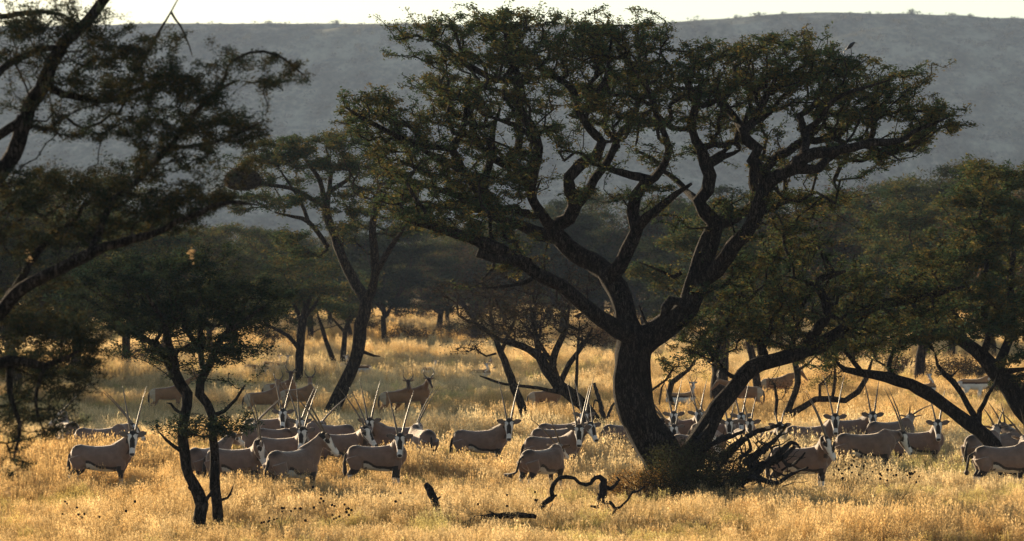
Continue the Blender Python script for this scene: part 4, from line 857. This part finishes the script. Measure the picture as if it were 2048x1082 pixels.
dead('tangled heap of dead black branches spreading right from the foot of the huge acacia', 'brushwood', 'dead_branches', 1000, bl, D=95.5, mast='trunk', sides=7, thin=.78)
# shrub growing round the trunk's foot
def shrub(seed, x, y0, w, h, n, label, leaf, tl, greens, name='shrub', D=None, tw=.006, dep=None, sp=(.13, .13, .08), cat='shrub', up=.3, bare=1):
    D = D or gd(y0); t = Tree(seed); s = D / FPX; c = P(x, y0, D) * (1, 1, 0)
    t.limb([(*c, .03), (*(c + (0, 0, h * s * .2)), .02)], .1, 0)
    T = []
    for i in range(n):
        a = t.rng.uniform(0, 6.28); q = t.rng.uniform(0, 1) ** .5
        T.append(c + (math.cos(a) * q * w * s, math.sin(a) * q * (dep or w * s * .7), h * s * (up + (1 - up) * t.rng.uniform(0, 1) * math.sqrt(1 - q * q * .8))))
    t.grow(T, gnarl=.12, seg=.15, bf=.9)
    return t.build(name, label, c, M_bark2, tl, leaf, sp, greens=greens, rt=tw, cat=cat, leaf_name='leaves', sides=6)
shrub(51, 1390, 1004, 112, 140, 380, 'dark leafy shrub wrapped around the foot of the huge acacia', .05, 60, [(.045, .055, .03), (.06, .065, .03), (.08, .07, .035)], D=95.2, dep=.9)
shrub(52, 1306, 1016, 110, 84, 260, 'rusty orange dry bush low beside the foot of the huge acacia', .05, 34, [(.36, .19, .05), (.45, .26, .08), (.24, .12, .04)], D=95.6, dep=.8)
shrub(53, 1480, 1030, 110, 34, 110, 'low rusty undergrowth in front of the brushwood', .05, 30, [(.26, .14, .04), (.22, .12, .04), (.15, .09, .03)], D=93.5, dep=.6)
shrub(54, 1205, 712, 46, 70, 200, 'glowing orange-brown bush behind the curved trunk', .12, 40, [(.36, .19, .06), (.30, .16, .05), (.22, .12, .04)], dep=1.4, sp=(.25, .25, .2))
shrub(55, 1660, 800, 46, 56, 110, 'small green bush behind the crooked creeping branch', .09, 40, [(.10, .11, .03), (.14, .14, .04)], dep=1)
shrub(56, 890, 740, 24, 20, 40, 'little green bush beyond the lone gazelle', .08, 30, [(.08, .09, .03), (.12, .10, .04)], dep=.6)
for i, (x, y, w, h, l) in enumerate([(820, 694, 60, 44, 'left of the far dark trunk'), (960, 690, 70, 50, 'behind the thin leaning trunk'), (560, 705, 40, 40, 'left of the straight thin trunk'), (1330, 700, 60, 50, 'right of the curved trunk'), (1530, 722, 70, 50, 'under the right canopy'),
                                   (1700, 735, 80, 60, 'beneath the crooked tree'), (1800, 760, 60, 50, 'left of the short thick trunk'), (1930, 770, 70, 60, 'behind the striped gazelle'), (300, 735, 80, 50, 'behind the twin-stemmed acacia'), (420, 725, 60, 40, 'left of the tan group'), (90, 780, 110, 70, 'at the left edge of the clearing'), (2010, 800, 60, 50, 'at the right edge under the big dark acacia')]):
    shrub(60 + i, x, y, w, h, 130, 'brownish scrub bush ' + l, .14, 36, BRG + [(.2, .12, .05)], dep=2.5, sp=(.3, .3, .2))
# sunlit dry leaves caught in the nearest tree
bt = [o for o in bpy.data.objects if o.name == 'camelthorn_tree.001'][0]; rng = np.random.default_rng(6)
for px, py, h in [(383, 508, .12), (57, 512, .08), (16, 985, .10), (30, 900, .06)]:
    c = P(px, py, 51.5) + np.clip(rng.normal(0, .5, (26, 3)), -1, 1) * (.04, .03, h); V, F, C = leaf_quads(c - np.array(bt.location), .06, rng, np.zeros(26, int), 1, [(.5, .36, .2)])
    mesh_obj('dry_leaves', V, F, M_leaf, bt, C, False)
# bird on the crown
def bird():
    D = 97.0; p = P(1703, 96, D); root = empty('bird', p); tag(root, 'small black bird perched on top of the right side of the crown', 'bird')
    V, F = path_loft([(-.13, 0, -.04), (-.10, 0, -.015), (-.05, 0, .03), (0, 0, .075), (.03, 0, .105), (.055, 0, .125), (.08, 0, .128), (.10, 0, .122)], [(.012, .008), (.02, .016), (.042, .045), (.045, .05), (.034, .036), (.028, .028), (.022, .02), (.006, .006)], 12)
    mesh_obj('body', V, F, M_feather, root, np.tile((.012, .012, .018), (len(V), 1)))
    V, F = path_loft([(.09, 0, .125), (.115, 0, .122), (.14, 0, .116)], [.010, .007, .002], 8); mesh_obj('beak', V, F, M_feather, root, np.tile((.02, .018, .015), (len(V), 1)))
    V, F = path_loft([(-.10, 0, -.02), (-.15, 0, -.07), (-.2, 0, -.12)], [(.014, .01), (.022, .006), (.02, .005)], 8); mesh_obj('tail', V, F, M_feather, root, np.tile((.012, .012, .016), (len(V), 1)))
    for sg in (-1, 1):
        V, F = path_loft([(-.02, .015 * sg, .03), (-.015, .018 * sg, 0), (-.01, .018 * sg, -.035)], [.01, .006, .006], 6); mesh_obj('leg', V, F, M_feather, root, np.tile((.02, .02, .02), (len(V), 1)))
    tt = Tree(77); tt.limb([(*P(1740, 200, D), .02), (*P(1712, 150, D), .016), (*P(1704, 118, D), .012), (*P(1702, 99.5, D), .009)], .1, .01)
    V, F = [], []
    for c, r in tt.limbs: tube(c, r, 6, V, F)
    b = [o for o in bpy.data.objects if o.name == 'camelthorn_tree'][0]; mesh_obj('twig', np.concatenate(V) - np.array(b.location), np.concatenate(F), M_bark, b)
bird()

# dried herbs with black seed balls
def herb(seed, balls, x0, y0, label, r=.028):
    D = gd(y0); rg = random.Random(seed); loc = P(x0, y0, D) * (1, 1, 0); root = empty('dried_herb', loc)
    tag(root, label, 'dried herb', 'dried herbs with black seed balls')
    V, F = [], []; bm_v, bm_f = path_loft([(0, 0, -1), (0, 0, -.8), (0, 0, -.3), (0, 0, .3), (0, 0, .8), (0, 0, 1)], [.1, .6, .95, .95, .6, .1], 8); first = None
    for bx, by in balls:
        p = P(bx, by, D + rg.uniform(-.4, .4)); m = (loc + p) / 2 + np.array((rg.uniform(-.05, .05), 0, .08))
        j = loc + (p - loc) * .35 * np.array((.4, .4, .9)) 
        tube(catmull(np.array([loc, j, m * .4 + p * .6 - np.array((0, 0, .05)), p]), .12) - loc, np.full(len(catmull(np.array([loc, j, m * .4 + p * .6 - np.array((0, 0, .05)), p]), .12)), .0028), 3, V, F, cap=False)
        if first is None: first = mesh_obj('seed_head', np.array(bm_v) * r, bm_f, M_matte, root, np.tile((.03, .02, .015), (len(bm_v), 1))); b = first
        else: b = first.copy(); COL.objects.link(b); b.parent = root
        b.location = p - loc; q = rg.uniform(.7, 1.2); b.scale = (q, q, q)
    mesh_obj('stems', np.concatenate(V), np.concatenate(F), M_grey, root)
herb(1, [(564, 1016), (568, 1016), (564, 1023), (582, 1022), (590, 1017), (601, 1017), (539, 1036), (538, 1042), (536, 1044), (528, 1044), (548, 1039), (554, 1037), (523, 1046)], 560, 1075, 'low dried herb with black seed balls below the foremost oryx')
herb(2, [(642, 990), (642, 997), (647, 1002), (640, 1005), (664, 1010), (669, 1012), (673, 989), (665, 1030), (668, 1038), (672, 1036), (679, 1033), (692, 1018), (697, 1017), (703, 1020), (693, 1024), (698, 1030), (689, 1009), (628, 1015), (611, 1041), (626, 974)], 662, 1068, 'dried herb with many black seed balls left of the charred stump')
herb(3, [(130, 1003), (134, 1007), (125, 1028), (154, 1015), (157, 1029), (163, 1034), (169, 1028), (199, 1034), (252, 1022), (270, 1003), (82, 1061)], 180, 1078, 'spindly dried herb with few seed balls at the lower left')
rh = random.Random(3)
herb(4, [(1548 + a / 4.008, 740 + b / 4.008) for a, b in [(560, 690), (640, 730), (620, 762), (575, 755), (570, 800), (600, 790), (660, 775), (520, 800), (545, 830), (480, 840), (550, 868), (625, 822), (700, 690), (720, 770), (790, 815), (750, 870), (730, 740), (640, 700), (500, 770), (680, 840)]], 1690, 1030, 'dried herb with scattered seed balls below the long-backed oryx')
herb(5, [(1548 + a / 4.008, 740 + b / 4.008) for a, b in [(850, 832), (852, 872), (910, 800), (940, 802), (908, 885), (958, 845), (980, 842), (1010, 805), (1062, 812), (1068, 845), (1090, 838), (1100, 826), (1112, 830), (1128, 817), (1162, 852), (1140, 900), (1090, 860), (860, 845), (1085, 826), (1105, 838)]], 1800, 1030, 'dried herb with tight cluster of seed balls left of the bowed trunk')
herb(6, [(1014, 990), (1014, 1012), (1070, 984), (1071, 1000), (956, 1008), (801, 986), (791, 1003)], 1020, 1060, 'sparse dried herb with large seed balls beside the fallen log')

# ------------------------------------------------------------------ scrub on the hill, as one mass, and trees on the ridge
rng = np.random.default_rng(12)
def blob_leaves(n, size, rng):
    c = rng.normal(0, .38, (n, 3)); c[:, 2] = np.abs(c[:, 2]) * .8 + .15
    return leaf_quads(c, size, rng, rng.integers(0, 8, n), 8, [(.05, .055, .03), (.07, .065, .035), (.09, .08, .04)])
n = 7500
hxp = rng.uniform(-700, 700, n); hyp = D0 + (D1 - D0) * rng.uniform(.02, .995, n)
def hz_at(x, y):
    j = int(np.clip(np.searchsorted(hy, y), 1, len(hy) - 1)); i = int(np.clip(np.searchsorted(hx, x), 1, len(hx) - 1)); return float(HZ[j - 1, i - 1] + HZ[j, i] + HZ[j - 1, i] + HZ[j, i - 1]) / 4
Vb, Fb, Cb = blob_leaves(26, .5, rng)
V = np.empty((n, len(Vb), 3)); 
for i in range(n):
    a = rng.uniform(0, 6.28); s = rng.uniform(.9, 3.8) * rng.uniform(.6, 1); c_, s_ = math.cos(a), math.sin(a)
    M_ = np.array(((c_, -s_, 0), (s_, c_, 0), (0, 0, 1))); V[i] = (Vb * (s * 1.3, s * 1.3, s)) @ M_.T + (hxp[i], hyp[i], hz_at(hxp[i], hyp[i]) - .2)
Fh = (Fb[None] + (np.arange(n) * len(Vb))[:, None, None]).reshape(-1, 4)
o = mesh_obj('hillside_scrub', V.reshape(-1, 3), Fh, M_leaf, None, np.tile(Cb, (n, 1)), False); o['kind'] = 'stuff'; tag(o, 'sparse scrub dotted over the hazy hillside', 'scrub')
ridge_proto = None
for i, px in enumerate([484, 538, 672, 760, 812, 1180, 1345, 1378, 1474, 1516, 1566, 1700, 1738, 1824, 1905, 1940, 395, 440, 1600, 1780, 1990]):
    y_ = D1 - 6; x_ = (px - 1024) / FPX * y_; s = [1.0, 1.5, 1.6, .8, 1.1, 1.4, 1.2, .8, 1.5, 1.5, 1.2, 1, 1.2, 2.0, 1.3, 1.4, 1, 1, .7, .8, 1][i] * 1.3
    if ridge_proto is None:
        tt = Tree(90); tt.limb([(0, 0, -.5, .12), (0, 0, .2, .1), (.2, 0, .8, .06)], .3)
        tt.grow([(rng.normal(0, .7), rng.normal(0, .6), rng.uniform(.15, 1.5)) for _ in range(34)], seg=.4)
        ridge_proto = o = tt.build('ridge_tree', 'x', (0, 0, 0), M_bark2, 26, .22, (.22, .22, .14), rt=.03, cat='tree', group='small trees on the skyline')
    else: o = dup(ridge_proto, (0, 0, 0), rng.uniform(0, 6))
    o.location = (x_, y_, hz_at(x_, y_) - .3); o.scale = (s, s, s)
    side = 'left of the huge crown' if px < 860 else ('behind the huge crown' if px < 1340 else 'right of the huge crown')
    o['label'] = f"tiny hazy tree on the hill skyline {side}, {['first','second','third','fourth','fifth','sixth','seventh','eighth','ninth','tenth','eleventh','twelfth','thirteenth','fourteenth'][sum(1 for q in [484, 538, 672, 760, 812, 1180, 1345, 1378, 1474, 1516, 1566, 1700, 1738, 1824, 1905, 1940, 395, 440, 1600, 1780, 1990] if q < px and (q < 860) == (px < 860) and (q < 1340) == (px < 1340))]} from its left"

# ------------------------------------------------------------------ grass
def tuft(seed, nb, nh, h, rad, wid, lean=.35):
    rng = np.random.default_rng(seed); V, F, C = [], [], []
    def blade(p, d, L, w, c0, c1, bend):
        s = np.array((-d[1], d[0], 0)); b = len(V); K = 3
        for k in range(K):
            u = k / K; q = p + np.array((d[0] * bend * u * u * L, d[1] * bend * u * u * L, L * u * (1 - .15 * bend * u)))
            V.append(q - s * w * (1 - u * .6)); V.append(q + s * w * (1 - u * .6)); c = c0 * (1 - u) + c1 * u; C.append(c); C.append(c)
        q = p + np.array((d[0] * bend * L, d[1] * bend * L, L * (1 - .15 * bend))); V.append(q); C.append(c1)
        for k in range(K - 1): F.append((b + 2 * k, b + 2 * k + 1, b + 2 * k + 3, b + 2 * k + 2))
        F.append((b + 2 * K - 2, b + 2 * K - 1, b + 2 * K)); return q
    for i in range(nb):
        a = rng.uniform(0, 6.28); r = rad * math.sqrt(rng.uniform(0, 1)); p = np.array((math.cos(a) * r, math.sin(a) * r, -.03)); a2 = a + rng.normal(0, .8)
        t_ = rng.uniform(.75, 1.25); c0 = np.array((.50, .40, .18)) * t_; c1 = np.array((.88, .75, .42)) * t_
        blade(p, (math.cos(a2), math.sin(a2)), h * rng.uniform(.45, 1.05), wid * rng.uniform(.7, 1.3), c0, c1, rng.uniform(.1, lean + .35))
    for i in range(nh):
        a = rng.uniform(0, 6.28); r = rad * math.sqrt(rng.uniform(0, 1)); p = np.array((math.cos(a) * r, math.sin(a) * r, 0)); a2 = rng.uniform(0, 6.28); t_ = rng.uniform(.85, 1.2)
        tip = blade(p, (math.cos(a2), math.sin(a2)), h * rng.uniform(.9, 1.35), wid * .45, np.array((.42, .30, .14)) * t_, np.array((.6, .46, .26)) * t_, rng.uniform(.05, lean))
        cs = np.array((.88, .74, .46)) * t_
        for k in range(11):   # feathery seed head
            q = tip + rng.normal(0, 1, 3) * (.013, .013, .06) - (0, 0, .06); dd = rng.normal(0, 1, 3); dd /= np.linalg.norm(dd); e = np.cross(dd, (0, 0, 1)); b = len(V)
            V.extend([q - dd * .02 - (0, 0, .014), q + e * .009, q + dd * .02 + (0, 0, .014), q - e * .009]); C.extend([cs] * 4); F.append((b, b + 1, b + 2, b + 3))
    me = bpy.data.meshes.new('tuft'); me.from_pydata(np.array(V).tolist(), [], F)
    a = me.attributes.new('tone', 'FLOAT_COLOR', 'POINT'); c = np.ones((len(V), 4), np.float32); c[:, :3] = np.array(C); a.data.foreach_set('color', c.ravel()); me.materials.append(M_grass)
    return bpy.data.objects.new('grass_tuft', me)
tc_ = bpy.data.collections.new('grass_tufts')
for k, (nb, nh, h, rad, wid) in enumerate([(46, 10, .36, .22, .009), (50, 16, .42, .26, .008), (46, 5, .30, .24, .010), (36, 20, .50, .16, .008), (56, 8, .34, .3, .010), (34, 26, .46, .24, .008)]): tc_.objects.link(tuft(k, nb, nh, h, rad, wid))
rng = np.random.default_rng(33); pts, rot, scl, tone, idx = [], [], [], [], []
def band(d0, d1, dens, s0, margin=5):
    hw = lambda d: d * .128 + margin
    A = (hw(d0) + hw(d1)) * (d1 - d0); n = int(A * dens); y = d0 + (d1 - d0) * rng.uniform(0, 1, n); x = rng.uniform(-1, 1, n) * hw(d1); k = np.abs(x) < hw(y); x, y = x[k], y[k]
    for a, b in zip(x, y):
        f = mnoise.noise(Vector((a * .22, b * .16, 3))); g_ = mnoise.noise(Vector((a * .05, b * .035, 8))); g2 = mnoise.noise(Vector((a * .9, b * .7, 5)))
        if f + g2 * .4 < -.42 and rng.uniform() < .6: continue
        z = .12 * mnoise.noise(Vector((a * .08, b * .08, 0))); pts.append((a, b, z)); rot.append((rng.normal(0, .1), rng.normal(0, .1), rng.uniform(0, 6.28)))
        s = s0 * (1 + .9 * f + .35 * g2 + (.28 * math.exp(-((b - 110) / 5) ** 2) if a > 5 else (.25 * math.exp(-((b - 106) / 6) ** 2) if a < -5 else 0))) * rng.uniform(.75, 1.25); scl.append((s0 * rng.uniform(.9, 1.3), s0 * rng.uniform(.9, 1.3), max(.45, s)))
        w = np.clip(.5 + g_ * 1.1 + g2 * .5 + rng.normal(0, .12), 0, 1)
        lo, hi = np.array((.88, .72, .50)), np.array((1.12, 1.08, 1.0)); c = lo * (1 - w) + hi * w
        if f < -.1 and g2 > .15: c = c * (.85, .92, .7)
        tone.append((*np.clip(c * rng.uniform(.62, 1.15), 0, 1.3), 1)); 
        idx.append(int(rng.choice([3, 5, 1]) if (f > .15 and rng.uniform() < .7) else rng.integers(0, 6)))
band(76, 104, 13, .68); band(104, 135, 10, 1.0); band(135, 190, 6, .85); band(190, 300, 2.2, 1.15, 12); band(300, 460, .7, 2.0, 20)
me = bpy.data.meshes.new('grass'); me.vertices.add(len(pts)); me.vertices.foreach_set('co', np.array(pts, np.float32).ravel())
for nm, typ, arr, key in (('rot', 'FLOAT_VECTOR', rot, 'vector'), ('scl', 'FLOAT_VECTOR', scl, 'vector'), ('itone', 'FLOAT_COLOR', tone, 'color')):
    a = me.attributes.new(nm, typ, 'POINT'); a.data.foreach_set(key, np.array(arr, np.float32).ravel())
a = me.attributes.new('vi', 'INT', 'POINT'); a.data.foreach_set('value', np.array(idx, np.int32))
go = bpy.data.objects.new('grass', me); COL.objects.link(go); go['kind'] = 'stuff'; tag(go, 'tall dry golden grass with pale seed heads covering the plain', 'grass')
ng = bpy.data.node_groups.new('scatter', 'GeometryNodeTree')
ng.interface.new_socket('Geometry', in_out='INPUT', socket_type='NodeSocketGeometry'); ng.interface.new_socket('Geometry', in_out='OUTPUT', socket_type='NodeSocketGeometry')
gi, gout = ng.nodes.new('NodeGroupInput'), ng.nodes.new('NodeGroupOutput')
mp = ng.nodes.new('GeometryNodeMeshToPoints'); ip = ng.nodes.new('GeometryNodeInstanceOnPoints'); ci = ng.nodes.new('GeometryNodeCollectionInfo')
ci.inputs['Collection'].default_value = tc_; ci.inputs['Separate Children'].default_value = True; ci.inputs['Reset Children'].default_value = True
def attr(nm, typ):
    q = ng.nodes.new('GeometryNodeInputNamedAttribute'); q.data_type = typ; q.inputs['Name'].default_value = nm; return q.outputs['Attribute']
L_ = ng.links.new
L_(gi.outputs[0], mp.inputs['Mesh']); L_(mp.outputs[0], ip.inputs['Points']); L_(ci.outputs[0], ip.inputs['Instance']); ip.inputs['Pick Instance'].default_value = True
L_(attr('vi', 'INT'), ip.inputs['Instance Index'])
er = ng.nodes.new('FunctionNodeEulerToRotation'); L_(attr('rot', 'FLOAT_VECTOR'), er.inputs[0]); L_(er.outputs[0], ip.inputs['Rotation']); L_(attr('scl', 'FLOAT_VECTOR'), ip.inputs['Scale'])
L_(ip.outputs[0], gout.inputs[0])
go.modifiers.new('scatter', 'NODES').node_group = ng

# ------------------------------------------------------------------ haze
HAZE = .00011
V = [(x, y, z) for z in (-2, 190) for x, y in ((-2600, -320), (2600, -320), (2600, 5300), (-2600, 5300))]
hb_ = mesh_obj('haze', V, [(0, 3, 2, 1), (4, 5, 6, 7), (0, 1, 5, 4), (1, 2, 6, 5), (2, 3, 7, 6), (3, 0, 4, 7)], None, mats=[], smooth=False)
def haze_build(t, out):
    v = N(t, 'ShaderNodeVolumePrincipled'); v.inputs['Density'].default_value = HAZE; v.inputs['Color'].default_value = (.55, .70, 1.0, 1)
    v.inputs['Anisotropy'].default_value = .1; t.links.new(v.outputs[0], out.inputs['Volume'])
hb_.data.materials.clear(); hb_.data.materials.append(mat('haze_air', haze_build)); hb_['kind'] = 'stuff'; tag(hb_, 'thin blue evening haze hanging over plain and hill', 'haze')
print('GRASS', len(pts), 'LEAFVERTS', sum(len(m.vertices) for m in bpy.data.meshes))
